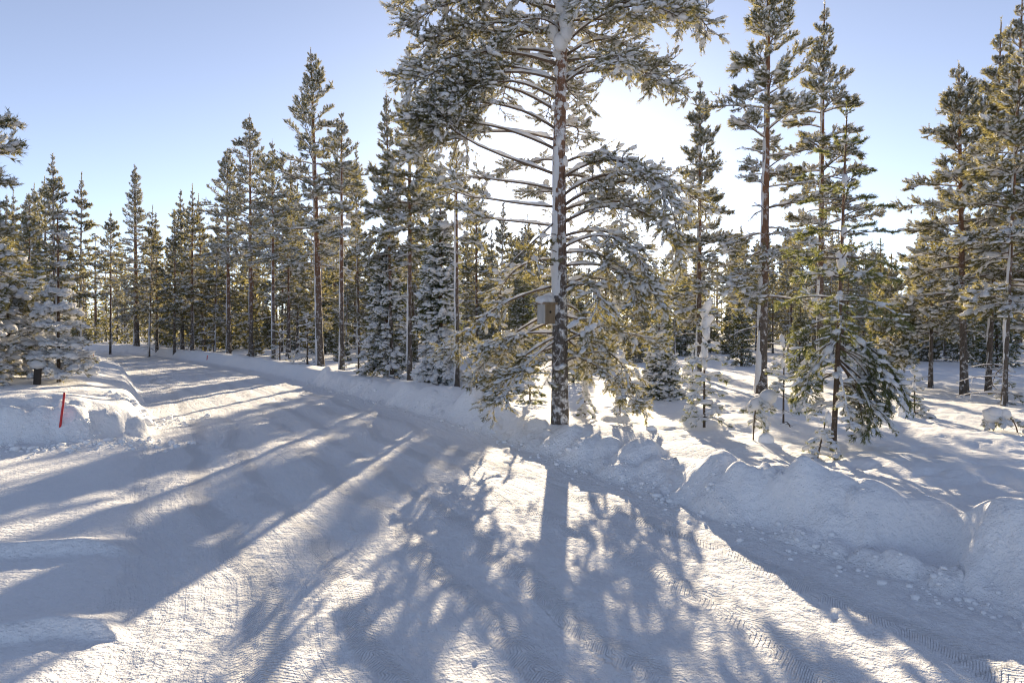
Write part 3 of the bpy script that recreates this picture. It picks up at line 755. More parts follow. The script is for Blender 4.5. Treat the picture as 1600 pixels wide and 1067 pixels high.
class Kind:
    """a kind of tree: three shared meshes, copied for every tree of it"""
    def __init__(s, arrs, mats, H):
        s.H = H
        s.me = [np_mesh(n, *a_, m, sm) for n, a_, m, sm in zip(('trunk', 'crown', 'snow_load'), arrs, mats, (True, False, True))]
    def place(s, name, x, y, H, rz, label, group, cat='tree', z=None, sink=0.0):
        k = H / s.H
        root = empty(name, (x, y, (gz(x, y) if z is None else z) - sink), rz, k); root.rotation_euler = (R(random.gauss(0, 1.3)), R(random.gauss(0, 1.3)), rz); tag(root, label, cat, group)
        for n, me in zip(('trunk', 'crown', 'snow_load'), s.me):
            o = bpy.data.objects.new(n, me); o.parent = root; COL.objects.link(o)
        return root

def px(x, y_base, zg):
    """ground position of a foot seen at pixel (x, y) on ground of height zg"""
    Y = (CAM_H - zg) * F / (y_base - HOR); return (x - 800) / F * Y, Y
def height(y_base, y_top, Y):
    return (y_base - y_top) / F * Y

# ------------------------------------------------------------------ the big pine by the road
_FY = np.concatenate([np.linspace(2.5, 20, 700), np.linspace(20.03, 130, 900)])
def foot(xp, yp, bank=False):
    X = (xp - 800) / F * _FY; zl = CAM_H - (yp - HOR) / F * _FY
    zg, sr_, sl_ = land(X, _FY)[:3]; k = np.nonzero((zg >= zl) & (bank | (sr_ > 1.5) | (sl_ > 1.0)))[0]     # trees stand behind the bank, not in it
    k = k[0] if len(k) else len(_FY) - 1
    return float(X[k]), float(_FY[k]), float(zg[k])

def big_pine():
    X, Y, zg = foot(875, 662, True)
    rg_ = np.random.default_rng(41)
    K = Y / F
    H = 7.25
    root = empty('pine_tree', (X, Y, zg))
    tag(root, 'big old pine at the roadside with a nest box and heavy snowy limbs arching over', 'tree')
    z = np.concatenate([[-0.6], np.linspace(0, H, 40)])
    r = np.interp(z, [-0.6, 0, 0.5, 2.0, 4.0, 5.3, 6.2, 6.8, H], np.array([30, 28.5, 25.5, 23, 20, 17.5, 14.5, 7, 1.5]) / 2 * K)
    P = np.stack([np.interp(z, [0, 2, 4, 6, H], [0, 0.0, -0.02, 0.03, 0.06]), 0 * z, z], -1)
    # bark plates give the stem an uneven outline
    n, k = 230, 30
    zz = np.linspace(-0.6, H, n); th = np.arange(k) / k * 2 * np.pi
    Z, TH = np.meshgrid(zz, th, indexing='ij')
    rr = np.interp(zz, z, r)[:, None] * (1 + 0.07 * fbm(np.cos(TH) * 2.2 + 7, np.sin(TH) * 2.2 + Z * 1.1, 50, 3) * sst(5.5, 2.5, Z)) + 0.006 * fbm(TH * 7, Z * 6, 51, 2) * sst(6, 3, Z)
    cx = np.interp(zz, z, P[:, 0])[:, None]
    V = np.stack([cx + np.cos(TH) * rr, np.sin(TH) * rr, Z], -1).reshape(-1, 3)
    i, j = np.meshgrid(np.arange(n - 1), np.arange(k), indexing='ij')
    a = i * k + j; b = i * k + (j + 1) % k
    T = np.concatenate([np.stack([a, b, b + k], -1).reshape(-1, 3), np.stack([a, b + k, a + k], -1).reshape(-1, 3)])
    link(bpy.data.objects.new('trunk', np_mesh('trunk', V, T, M_HERO, True)), root)
    # snow blown on to its left side
    g = Geo()
    g.add(*trunk_snow(rg_, P, r, 3.6, 0.32, 26, 170, 4.2, 1.05, 0.022, 1.5))
    g.add(*trunk_snow(rg_, P, r, 4.1, 0.12, 26, 170, 3.4, 0.9, 0.03, 1.95))
    zs = rg_.uniform(3.8, 6.8, 26); an = rg_.normal(4.3, 0.9, 26); rs = np.interp(zs, z, r)
    g.add(*blobs(rg_, np.stack([np.cos(an) * rs, np.sin(an) * rs, zs], -1), np.stack([-np.sin(an), np.cos(an), 0 * an], -1), rg_.uniform(0.025, 0.07, 26), rg_.uniform(0.02, 0.05, 26), rg_.uniform(0.03, 0.09, 26), 2))
    g.obj('trunk_snow', M_TSNOW, root, True)
    # great hanging lump of snow in the fork near the top of the view
    g = Geo()
    for q in range(26):
        t = q / 25
        g.add(*blobs(rg_, np.array([[0.02 + 0.08 * math.sin(t * 5) + rg_.normal(0, 0.075), -0.17 - 0.16 * rg_.random(), 6.75 - 1.1 * t]]), np.array([[0.2, 0.1, -1.0]]), np.array([0.12]), np.array([0.085 + 0.05 * rg_.random() - 0.04 * t]), np.array([0.09]), 3, 0.06))
    g.obj('snow_lump', M_TSNOW, root, True)
    limbs = []
    def L(z0, az, ln, e0, e1, dens=1.0, bare=0.3, **kw): limbs.append((z0, az, ln, e0, e1, dens, bare, kw))
    # upper crown
    zc = 5.25
    while zc < 7.15:
        t = (zc - 5.25) / 1.95
        nb = 6 if t < 0.75 else 4; a0 = rg_.random() * 360
        for q in range(nb):
            ln = np.interp(t, [0, 0.5, 0.75, 1.0], [2.45, 2.35, 1.8, 0.8]) * rg_.uniform(0.78, 1.08)
            a_ = a0 + 360 * q / nb + rg_.normal(0, 12)
            if t < 0.12 and -60 < ((a_ + 180) % 360 - 180) < 60: ln *= 0.85
            if t < 0.3 and 225 < a_ % 360 < 315: continue
            if t < 0.85 and 230 < a_ % 360 < 310: ln *= 0.5
            L(zc + rg_.normal(0, 0.1), a_, ln, 20 + 30 * max(0, t - 0.6) + rg_.normal(0, 8), -46 + 22 * t + rg_.normal(0, 9), 1.0, 0.26)
        zc += 0.36
    # the big boughs either side at the top of the picture
    L(6.6, 8, 2.45, 14, -50, 1.3, 0.25); L(6.3, -18, 2.45, 20, -42, 1.25, 0.3); L(5.55, 12, 2.25, 38, -58, 1.2, 0.32); L(5.7, -35, 2.1, 35, -45, 1.2, 0.35); L(6.1, 30, 2.3, 20, -40, 1.2)
    L(5.2, 20, 1.9, 45, -62, 1.0, 0.4)
    L(6.65, 178, 2.6, 2, -30, 1.3, 0.25); L(6.3, 195, 2.6, 6, -34, 1.3, 0.3); L(5.9, 165, 2.55, 14, -34, 1.25, 0.3); L(5.45, 185, 2.6, 16, -40, 1.35, 0.3); L(5.2, 203, 2.35, 10, -40, 1.3, 0.35)
    # long boughs to the left, bare and snowy near the stem
    L(4.72, 178, 2.5, 34, -34, 1.9, 0.42); L(4.45, 192, 2.4, 30, -32, 1.9, 0.45); L(4.15, 184, 2.5, 26, -18, 1.7, 0.48); L(4.3, 160, 2.4, 22, -34, 1.8, 0.45); L(4.9, 205, 2.3, 22, -45, 1.7, 0.35)
    L(3.78, 181, 2.45, 20, -8, 0.55, 0.6); L(3.55, 170, 2.1, 16, -20, 0.7, 0.5); L(3.3, 188, 2.0, 4, -14, 0.5, 0.5); L(3.0, 176, 1.75, 10, -12, 0.4, 0.55)
    L(3.5, 100, 1.6, 20, -30, 0.8); L(4.5, 80, 1.6, 25, -30, 0.8); L(4.0, 120, 1.6, 20, -35, 0.8)
    L(3.15, 212, 1.45, -42, -62, 0.0, 0.9, wsnow=0.8)
    # right: boughs that arch up and then hang almost to the ground
    for q in range(19):
        z0 = 3.95 - 2.75 * q / 18 + rg_.normal(0, 0.07); az = rg_.uniform(-62, 62) if q % 3 else rg_.uniform(-20, 25)
        ln = (1.75 + 0.75 * math.sin(math.pi * min(1, (q + 3) / 16))) * rg_.uniform(0.8, 1.1)
        L(z0, az, ln, np.interp(q, [0, 8, 18], [34, 18, -16]) + rg_.normal(0, 9), np.interp(q, [0, 10, 18], [-72, -78, -52]) + rg_.normal(0, 6), 1.15, rg_.uniform(0.12, 0.32), snow=0.5)
    for q in range(16):                                                 # thin dead twigs close to the stem
        L(rg_.uniform(2.2, 4.6) if q % 2 else rg_.uniform(0.7, 1.3), rg_.uniform(-100, 260), rg_.uniform(0.4, 1.1), rg_.uniform(-30, 30), rg_.uniform(-50, 20), 0.25, 0.4, snow=0.1, wsnow=0.5)
    # left, low: limbs that slope straight down past the nest box
    for z0, az, ln, e0, e1, dn in ((2.12, 176, 2.1, -12, -60, 1.0), (1.36, 210, 1.7, -22, -48, 1.0), (1.75, 150, 1.9, -20, -50, 1.0), (1.38, 180, 1.35, 4, -50, 0.8), (1.3, 215, 1.5, -24, -45, 0.9), (1.6, 150, 1.7, -16, -48, 0.9),
                                   (2.5, 155, 1.7, 6, -48, 0.7), (1.2, 165, 1.4, -18, -38, 0.9), (2.3, 100, 1.5, 0, -45, 0.8), (1.7, 75, 1.5, -5, -45, 0.8)):
        L(z0, az, ln, e0, e1, dn, 0.34)
    for z0, az, ln, e0, e1, dens, bare, kw in limbs:
        nt = int(dens * (7 + 9.5 * ln)) if dens > 0 else 0
        p = gen_branch(rg_, ln, e0, e1, bare, nt, 0.34 + 0.16 * ln, 4, 4, 2, 0.085, 9, 0.052, 0.0078, 0.006 + 0.0068 * ln, kw.get('snow', 0.62), 0.050, 0.1 if e1 > -50 else -0.25, 1, 1.15, rg_.normal(0, 26), rough=2.4, wsnow=kw.get('wsnow', 1.15), big=0.03)
        pr = Proto(ln, p, (M_TWIG, M_PINE, M_TSNOW))
        add_limb(root, pr, bmat(P, r, z0, az, 0, 1.0))
    return X, Y, zg, K
M_HERO = bark_mat('old_pine_bark', (0.135, 0.115, 0.10), (0.25, 0.13, 0.075), (1.8, 4.2), 0.55)
hX, hY, hZ, hK = big_pine()

# nest box hung on the left of the stem, its lid deep in snow
M_GREY = plain('lit_side_board', (0.42, 0.41, 0.39), 0.8, 14, 0.25, (1, 1, 0.15))  # light on the box's left side, put into the board colour as grey-white
M_BROWN = plain('brown_board', (0.20, 0.15, 0.095), 0.8, 14, 0.3, (1, 1, 0.15))
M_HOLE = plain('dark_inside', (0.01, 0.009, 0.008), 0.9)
def box_geo(c, s, rot=0.0, bev=0.0):
    v = np.array([(x, y, z) for x in (-1, 1) for y in (-1, 1) for z in (-1, 1)], float) * np.array(s) / 2
    v = v @ np.array(Matrix.Rotation(rot, 3, 'Z')).T + np.array(c)
    f = [(0, 1, 3, 2), (4, 6, 7, 5), (0, 4, 5, 1), (2, 3, 7, 6), (0, 2, 6, 4), (1, 5, 7, 3)]
    return v, np.array([t for a, b, c_, d in f for t in ((a, b, c_), (a, c_, d))])
def nest_box():
    X, Y, Z = hX - 0.215, hY - 0.09, CAM_H + (HOR - 506) / F * hY
    root = empty('nest_box', (X, Y, Z), R(30), 1.22); tag(root, 'small wooden nest box with a thick cap of snow, hung on the big pine', 'nest box')
    w, d, h = 0.165, 0.15, 0.24
    def pl(name, c, s, m):
        g = Geo(); g.add(*box_geo(c, s)); return g.obj(name, m, root)
    fr = pl('front_panel', (0.0, -d / 2 + 0.010, h / 2), (w - 0.042, 0.02, h - 0.006), M_BROWN)
    pl('side_panel', (-w / 2 + 0.010, 0, h / 2), (0.02, d, h), M_GREY)['label'] = 'pale side board with its lit tone in the colour'
    pl('side_panel', (w / 2 - 0.010, 0, h / 2), (0.02, d, h), M_BROWN)
    pl('back_panel', (0, d / 2 - 0.008, h / 2), (w - 0.044, 0.016, h), M_BROWN)
    pl('floor_panel', (0, 0, 0.012), (w - 0.046, d - 0.05, 0.018), M_BROWN)
    pl('lid', (0, -0.012, h + 0.012), (w + 0.035, d + 0.05, 0.02), M_BROWN)
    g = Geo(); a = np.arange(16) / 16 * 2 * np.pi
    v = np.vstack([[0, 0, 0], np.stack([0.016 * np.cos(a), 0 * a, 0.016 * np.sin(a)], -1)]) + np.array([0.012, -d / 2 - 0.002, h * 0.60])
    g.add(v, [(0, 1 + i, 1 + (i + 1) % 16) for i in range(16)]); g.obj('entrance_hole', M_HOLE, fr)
    rg_ = np.random.default_rng(2); g = Geo()
    for q in range(7):
        g.add(*blobs(rg_, np.array([[rg_.uniform(-0.06, 0.06) - 0.01, rg_.uniform(-0.05, 0.04), h + 0.045]]), np.array([[1.0, 0.2, 0]]), np.array([0.085]), np.array([0.075]), np.array([0.05 + 0.012 * rg_.random()]), 3, 0.03))
    g.add(*blobs(rg_, np.array([[-0.02, 0.02, h + 0.06], [0.07, 0.05, h + 0.09]]), np.array([[1.0, 0.2, 0.1], [1.0, 0.2, 0.2]]), np.array([0.13, 0.11]), np.array([0.09, 0.08]), np.array([0.055, 0.06]), 3, 0.03))
    g.obj('snow_cap', M_TSNOW, root, True)
nest_box()

# ------------------------------------------------------------------ trees that stand out by themselves
def pine_at(xp, yb, yt, seed, cb_px, R_px, tr_px, label, lean=0.0, dense=1.0, airy=0.0, tsnow=0.4, low=0.5, bark=None, group=None, kw=None, side=math.pi, near=True, xtop=None):
    X, Y, zg = foot(xp, yb); K = Y / F; H = (yb - yt) * K
    rg_ = np.random.default_rng(seed)
    P, r = trunk_geo(rg_, H, tr_px * K / 2, lean=(((xtop - xp) / (yb - yt)) if xtop is not None else lean, 0))
    limbs = plan_pine(rg_, H, (yb - cb_px) * K / H, R_px * K, dense, near, low, airy)
    return tree_parts('pine_tree', (X, Y, zg), limbs, P, r, bark or M_BARK, seed, tsnow=tsnow, label=label, group=group, side=side)
def spruce_at(xp, yb, yt, seed, R_px, tr_px, label, skirt=False, base=0.04):
    X, Y, zg = foot(xp, yb); K = Y / F; H = (yb - yt) * K
    rg_ = np.random.default_rng(seed)
    P, r = trunk_geo(rg_, H, tr_px * K / 2)
    return tree_parts('spruce_tree', (X, Y, zg), plan_spruce(rg_, H, R_px * K, True, base, skirt), P, r, M_BARKS, seed, M_SPRUCE, 0.0, label, side=math.pi)

G_R = 'pines standing behind the right bank'
G_L = 'pines along the far side of the bend'
pine_at(1190, 615, -150, 101, 455, 108, 16, 'tall airy pine with the thickest trunk right of the big roadside pine', airy=0.5, tsnow=0.35, group=G_R, dense=0.75, xtop=1200)
pine_at(1280, 612, 10, 102, 400, 82, 11, 'slender pine rising just behind the green young pine', airy=0.25, tsnow=0.3, group=G_R, dense=0.8, xtop=1286)
pine_at(1508, 617, 105, 103, 470, 96, 12, 'dark trunked pine with a full conical crown, left of the pair at the right edge', airy=0.1, tsnow=0.0, group=G_R, xtop=1494)
pine_at(1545, 612, 38, 104, 470, 78, 9, 'narrow pine with a tall spire between two dark trunks at the right edge', airy=0.15, tsnow=0.1, group=G_R, xtop=1560)
pine_at(1570, 634, -20, 105, 470, 84, 8, 'thin trunked pine nearest the right edge with snow collars on its stem', airy=0.2, tsnow=0.2, group=G_R, xtop=1592)
pine_at(1652, 622, 10, 106, 500, 95, 10, 'pine cut off by the right edge of the picture', tsnow=0.1, group=G_R)
pine_at(1092, 592, 130, 107, 500, 62, 9, 'slim pine with a pointed top in the gap right of the big pine', airy=0.1, tsnow=0.2, group=G_R)
pine_at(500, 585, 92, 108, 425, 84, 12, 'tallest pine left of the big one, snow plastered down its trunk', airy=0.2, tsnow=0.6, group=G_L, dense=0.85, xtop=487)
pine_at(534, 588, 190, 109, 380, 50, 8, 'thin pine with a bare wispy top close beside the tallest left pine', airy=0.5, dense=0.8, tsnow=0.4, group=G_L)
pine_at(392, 572, 195, 110, 410, 50, 7, 'slim pine with a bare brown lower trunk at the bend', tsnow=0.3, group=G_L)
pine_at(357, 567, 250, 111, 420, 54, 7, 'bushy slim pine left of the brown trunked one at the bend', tsnow=0.4, group=G_L)
pine_at(427, 575, 235, 112, 420, 46, 6, 'slim pine between the bend and the tallest left pine', tsnow=0.35, group=G_L, near=True)
pine_at(213, 549, 266, 113, 500, 40, 8, 'tall full pine with a white trunk base at the far turn of the road', tsnow=0.6, group=G_L, low=0.8)
pine_at(640, 603, 78, 114, 390, 48, 8, 'pine with a long narrow spire just left of the big pine crown', airy=0.1, tsnow=0.3, group=G_L)
pine_at(612, 596, 155, 115, 420, 48, 7, 'bushy pine whose lower spire leans on the long narrow one', tsnow=0.2, group=G_L, xtop=604)
pine_at(714, 633, 250, 116, 400, 40, 8, 'thin stemmed pine in front of the snow skirted spruce', airy=0.5, dense=0.6, tsnow=0.55)
pine_at(1455, 606, 330, 117, 520, 50, 7, 'shorter pine behind the dark trunked pine with the conical crown', tsnow=0.1, group=G_R)
pine_at(1392, 604, 400, 118, 560, 40, 5, 'small snowy pine in the gap right of the green young pine', tsnow=0.2, group=G_R)
spruce_at(688, 607, 285, 120, 54, 9, 'dense dark spruce with broad snow pads on its skirt', skirt=True)
spruce_at(605, 597, 330, 121, 46, 7, 'slim spruce with drooping snowy boughs beside the snow skirted one')
spruce_at(1030, 622, 478, 122, 34, 5, 'small bushy spruce at the right end of the hanging pine boughs')

# ------------------------------------------------------------------ young trees standing in the snow
def young(name, xp, yb, yt, seed, whorls, label, tr_px=4, bark=None, xtop=None, group=None, cat='sapling', cap=0, base=0.1, needle=None, capmax=1.0):
    """whorls: list of (height fraction, number, length px, key, pitch, azimuth bias)"""
    X, Y, zg = foot(xp, yb); K = Y / F; H = (yb - yt) * K
    rg_ = np.random.default_rng(seed)
    P, r = trunk_geo(rg_, H, tr_px * K / 2, 0.006, 7, 16, lean=((((xtop - xp) / (yb - yt)) if xtop is not None else 0), 0), flare=0.1, z0=-0.3, wob=0.02)
    limbs = []
    for h, n, Lp, key, pit, *bias in whorls:
        a0 = rg_.random() * 360
        for i in range(n):
            az = a0 + 360 * i / n + rg_.normal(0, 14)
            if bias: az = bias[0] + rg_.normal(0, bias[1])
            limbs.append((key, max(0.06, Lp * K * rg_.uniform(0.78, 1.15)), H * h * (1 + rg_.normal(0, 0.012)), az, pit + rg_.normal(0, 6)))
    root = tree_parts(name, (X, Y, zg), limbs, P, r, bark or M_BARKS, seed, needle or M_GREEN, 0, label, cat, group, leader=False)
    zz = np.linspace(H * 0.82, H, 9)
    x = np.interp(zz, P[:, 2], P[:, 0]); y = np.interp(zz, P[:, 2], P[:, 1])
    g = Geo(); g.add(*tufts(rg_, np.stack([x, y, zz], -1), np.tile(UP, (9, 1)), np.full(9, H * 0.03), 12, min(0.055, 0.07 * H), 0.008, 0.6)); g.obj('leader_shoot', needle or M_GREEN, root)
    if cap:
        n = cap
        hh = rg_.uniform(0.45, capmax, n) * H; hh[0] = H * capmax
        x = np.interp(hh, P[:, 2], P[:, 0]); y = np.interp(hh, P[:, 2], P[:, 1])
        s = np.clip(rg_.lognormal(0, 0.3, n), 0.5, 1.6) * min(0.055, 0.03 * H + 0.02)
        g = Geo(); g.add(*blobs(rg_, np.stack([x + rg_.normal(0, 0.02, n), y - 0.02 + rg_.normal(0, 0.02, n), hh], -1), rg_.normal(0, 0.3, (n, 3)) + UP, s * 1.9, s * 0.72, s * 0.72, 2, 0.14)); g.obj('snow_load', M_TSNOW, root, True)
    return root

# the green young pine: clean long shoots on top, boughs dragged down by snow at its foot
wh = [(0.975, 3, 18, 'brush', 42), (0.885, 4, 40, 'brush', 14), (0.80, 4, 62, 'brush', 6), (0.715, 5, 78, 'brush', 0), (0.64, 5, 90, 'brush', -6), (0.575, 5, 98, 'brush', -12),
      (0.51, 4, 100, 'hang', 16), (0.45, 5, 104, 'hang', 14), (0.39, 4, 96, 'hang', 8), (0.34, 3, 96, 'hang', 6), (0.36, 4, 150, 'hang', -32, -10, 30), (0.31, 4, 150, 'laden', -36, -14, 30), (0.27, 5, 135, 'hang', -36, -20, 34), (0.33, 3, 105, 'hang', -30, 190, 40), (0.25, 3, 90, 'laden', -28, 195, 45),
      (0.20, 4, 118, 'laden', -14, -10, 35), (0.16, 4, 100, 'laden', -12, -20, 40), (0.23, 3, 70, 'hang', -5, 190, 40), (0.13, 2, 52, 'laden', 0, 200, 40)]
young('pine_tree', 1303, 705, 178, 201, wh, 'green young pine whose long bare shoots rise above boughs weighed to the ground', 9, M_BARKS, 1322, cat='tree', cap=5, capmax=0.8)
wl_ = lambda a, n=7, L0=12, L1=34, key='laden', p0=25, p1=-5: [(1 - (1 - a) * (i / (n - 1)) ** 0.9 - 0.03, 3, L0 + (L1 - L0) * i / (n - 1), key, p0 + (p1 - p0) * i / (n - 1)) for i in range(n)]
G_S = 'young trees half buried in the forest snow'
young('young_pine', 1101, 668, 484, 211, wl_(0.12, 8, 16, 42), 'upright young pine with snow sleeves on its stem, right of the big pine', 4, group=G_S, cap=12)
young('young_pine', 1225, 662, 535, 212, wl_(0.35, 6, 12, 38, 'laden', 20, 0) + [(0.15, 3, 22, 'bare', -20)], 'thin young pine with a clear stem behind the bowed sapling', 3, group=G_S, cap=3)
young('young_pine', 1430, 648, 578, 213, wl_(0.1, 6, 7, 24), 'little tree shaped sapling beside a double snow hummock', 3, group=G_S, cap=5)
young('young_pine', 914, 668, 602, 214, wl_(0.05, 7, 5, 22, 'laden', -10, -30), 'sapling wrapped in snow to a cone at the foot of the big pine', 3, group=G_S, cap=9)
young('young_pine', 828, 657, 590, 215, wl_(0.1, 6, 8, 28, 'hang', 20, 10), 'green tufted sapling just left of the big pine trunk', 3, group=G_S, cap=4)
young('young_pine', 969, 648, 596, 216, wl_(0.1, 5, 6, 18, 'laden', 0, -20), 'short snowed-up sapling under the hanging right boughs', 2, group=G_S, cap=5)
young('young_pine', 1278, 718, 655, 217, wl_(0.15, 5, 8, 34, 'laden', 10, -5), 'leaning sapling in front of the green young pine', 3, xtop=1292, group=G_S, cap=3)
young('young_pine', 1346, 612, 535, 218, wl_(0.05, 6, 8, 26, 'laden', 10, -10), 'white laden sapling seen past the green young pine', 3, group=G_S, cap=3)
young('young_pine', 1082, 612, 545, 219, wl_(0.1, 6, 8, 26), 'small sapling behind the stem with snow sleeves', 2, group=G_S, cap=3)
young('young_pine', 320, 566, 515, 220, wl_(0.05, 6, 8, 26), 'laden sapling by the far bend, in front of bare stems', 2, group=G_S, cap=4)
young('young_pine', 282, 556, 498, 221, wl_(0.05, 6, 6, 20), 'small white sapling at the far bend, leftmost there', 2, group=G_S, cap=4)
young('young_pine', 437, 577, 520, 222, wl_(0.05, 6, 8, 24), 'laden sapling among the stems left of the tallest left pine', 2, group=G_S, cap=4)
young('young_pine', 480, 582, 505, 223, wl_(0.05, 7, 10, 34), 'bushy laden sapling hugging the foot of the tallest left pine', 3, group=G_S, cap=4)
young('young_pine', 560, 592, 520, 224, wl_(0.05, 6, 10, 30), 'grey laden sapling right of the bare topped thin pine', 3, group=G_S, cap=3)
young('young_pine', 745, 640, 560, 225, wl_(0.08, 6, 8, 30, 'hang', 15, 10), 'drooping green sapling at the bank below the low left boughs', 3, group=G_S, cap=3)
young('young_pine', 1575, 632, 560, 226, wl_(0.05, 5, 7, 24), 'snow collared sapling at the foot of the rightmost thin trunk', 3, group=G_S, cap=4)
# saplings bowed over under a cap of snow
def bowed(xp, yb, xt, yt, capr, seed, label, foliage=True):
    X, Y, zg = foot(xp, yb); K = Y / F; rg_ = np.random.default_rng(seed)
    root = empty('bowed_sapling', (X, Y, zg)); tag(root, label, 'sapling', 'young trees half buried in the forest snow')
    t = np.linspace(0, 1, 9); dx = (xt - xp) * K; h = (yb - yt) * K
    P = np.stack([dx * t ** 1.8, 0 * t, -0.05 + (h + 0.05) * np.sin(t * 1.75) / math.sin(1.75)], -1)
    g = Geo(); g.add(*tubes(P[None], (0.011 * (1 - 0.6 * t))[None], 5)); g.obj('stem', M_TWIG, root, True)
    D = nrm(np.array([[dx, -0.02, 0.1 * h]]))
    g = Geo(); c0 = P[-1] + UP * capr * K * 0.2
    for q in range(6):
        sc = capr * K * rg_.uniform(0.55, 0.85)
        g.add(*blobs(rg_, (c0 + D[0] * capr * K * rg_.uniform(-0.45, 0.9) + rg_.normal(0, 0.18, 3) * capr * K - UP * capr * K * 0.12 * q * 0.5)[None], D, np.array([sc * 1.1]), np.array([sc]), np.array([sc * 0.85]), 3, 0.05))
    g.obj('snow_cap', M_TSNOW, root, True)
    if foliage:
        for q in range(13):
            zq = rg_.uniform(0.35, 0.95); pq, _ = lerp_path(P, [zq]); p, s = pick(rg_, 'laden', rg_.uniform(14, 30) * K)
            add_limb(root, p, Matrix.Translation(pq[0]) @ Matrix.Rotation(rg_.uniform(0, 6.28), 4, 'Z') @ Matrix.Rotation(rg_.normal(0.2, 0.2), 4, 'Y') @ Matrix.Scale(s, 4))
bowed(1178, 688, 1188, 628, 17, 231, 'bowed sapling carrying a round cap of snow')
bowed(1592, 676, 1560, 650, 15, 232, 'sapling bent right over under a snow ball near the right edge')
bowed(1066, 600, 1072, 575, 8, 233, 'far bowed sapling right of the small bushy spruce', False)
# hummocks: buried saplings showing only as mounds
def mound(xp, yb, rx, rz, label, seed, two=False):
    X, Y, zg = foot(xp, yb); K = Y / F; rg_ = np.random.default_rng(seed); g = Geo()
    g.add(*blobs(rg_, np.array([[0, 0, rz * K * 0.05]]), np.array([[1.0, 0, 0]]), np.array([rx * K]), np.array([rx * K * 0.9]), np.array([rz * K * 1.25]), 3, 0.03))
    if two: g.add(*blobs(rg_, np.array([[-2 * K, 0, rz * K * 1.15]]), np.array([[1.0, 0, 0]]), np.array([rx * K * 0.85]), np.array([rx * K * 0.8]), np.array([rz * K * 0.8]), 3, 0.03))
    o = g.obj('snow_mound', M_SNOW, None, True); o.location = (X, Y, zg); tag(o, label, 'snow mound')
mound(1417, 650, 13, 9, 'double rounded hummock of snow beside the little sapling', 1, True)
mound(1198, 690, 13, 10, 'snow hummock at the foot of the bowed sapling', 2)
mound(1018, 672, 9, 5, 'small snow lump on the bright forest floor', 4)

# ------------------------------------------------------------------ left side: snowed-up thicket, post and stakes
def puff_pine(xp, yb, yt, R_px, seed, label, tr_px=5, cb=0.06, key='puff', name='pine_tree', whorl=0.085, pt=0.0, top=None, xtop=None):
    X, Y, zg = foot(xp, yb); K = Y / F; H = (yb - yt) * K; rg_ = np.random.default_rng(seed)
    P, r = trunk_geo(rg_, H, tr_px * K / 2, lean=(((xtop - xp) / (yb - yt)) if xtop is not None else 0, 0)); limbs = []; h = cb
    while h < 0.97:
        n = 5; a0 = rg_.random() * 360
        prof = (min(1, 0.65 + h) * (1 - max(0, h - 0.2) / 0.8) ** 0.75 + 0.06) if top is None else np.interp(h, *top)
        for i in range(n): limbs.append((key if h < 0.55 else 'mid' if rg_.random() < 0.6 else 'puff', max(0.12, R_px * K * prof * rg_.uniform(0.75, 1.15)), H * h + rg_.normal(0, 0.03), a0 + 72 * i + rg_.normal(0, 12), pt + 22 * max(0, h - 0.6) / 0.4 + rg_.normal(0, 6)))
        h += whorl * (0.8 + 0.4 * rg_.random())
    return tree_parts(name, (X, Y, zg), limbs, P, r, M_BARKS, seed, tsnow=0.2, label=label, group='snowed-up pines on the left bank')
puff_pine(14, 589, 425, 56, 301, 'broad snow smothered pine at the left edge', 6)
puff_pine(91, 597, 328, 56, 302, 'thin pine with a spare top above a snow puffed skirt, right of the dark post', 5, top=([0, 0.15, 0.38, 0.5, 0.8, 1.0], [0.75, 0.9, 0.6, 0.34, 0.22, 0.05]))
puff_pine(52, 583, 430, 46, 303, 'low white bush-like pine between the left edge pine and the thin topped one', 5)
puff_pine(-46, 600, 420, 74, 304, 'snow smothered pine cut by the left edge', 7)
pine_at(-92, 640, -20, 305, 440, 128, 13, 'dark pine outside the left edge reaching boughs into view', tsnow=0.1)
# post with a cap of snow
M_DARKWOOD = plain('dark_post_wood', (0.035, 0.03, 0.028), 0.8, 12, 0.3, (1, 1, 0.2))
M_RED = plain('red_stake_paint', (0.55, 0.022, 0.022), 0.45, 6, 0.12)
X, Y, zg = foot(57, 601); K = Y / F
root = empty('wooden_post', (X, Y, zg)); tag(root, 'short dark post capped with snow in front of the left thicket', 'post')
g = Geo(); g.add(*box_geo((0, 0, 0.10), (9 * K, 9 * K, 0.2 + 27 * K))); ob = g.obj('post', M_DARKWOOD, root); ob.rotation_euler = (0, R(3), R(25))
g = Geo(); rg_ = np.random.default_rng(8)
g.add(*blobs(rg_, np.array([[0.02, 0, 32 * K], [-0.08, 0.02, 34 * K]]), np.array([[1.0, 0.1, 0], [1.0, 0, 0.1]]), np.array([0.17, 0.12]), np.array([0.13, 0.1]), np.array([0.10, 0.07]), 3, 0.04)); g.obj('snow_cap', M_TSNOW, root, True)
def stake(xp, yb, xt, yt, rad_, label, zsink=0.3):
    X, Y, zg = foot(xp, yb, True); K = Y / F
    dx = (xt - xp) * K; h = (yb - yt) * K; v = np.array([dx, 0.02, h]); rg_ = np.random.default_rng(6)
    root = empty('marker_stake', (X, Y, zg)); tag(root, label, 'marker stake', 'red snow stakes along the road')
    g = Geo(); t = np.array([-zsink / h, 0, 0.5, 0.985, 1.0]); g.add(*tubes((v * t[:, None])[None], (rad_ * np.array([1, 1, 1, 1, 0.55]))[None], 12)); g.obj('pole', M_RED, root, True)
    return root, v
rt_, v_ = stake(93, 671, 98.5, 622, 0.016, 'red plastic stake leaning on the snowy left bank')
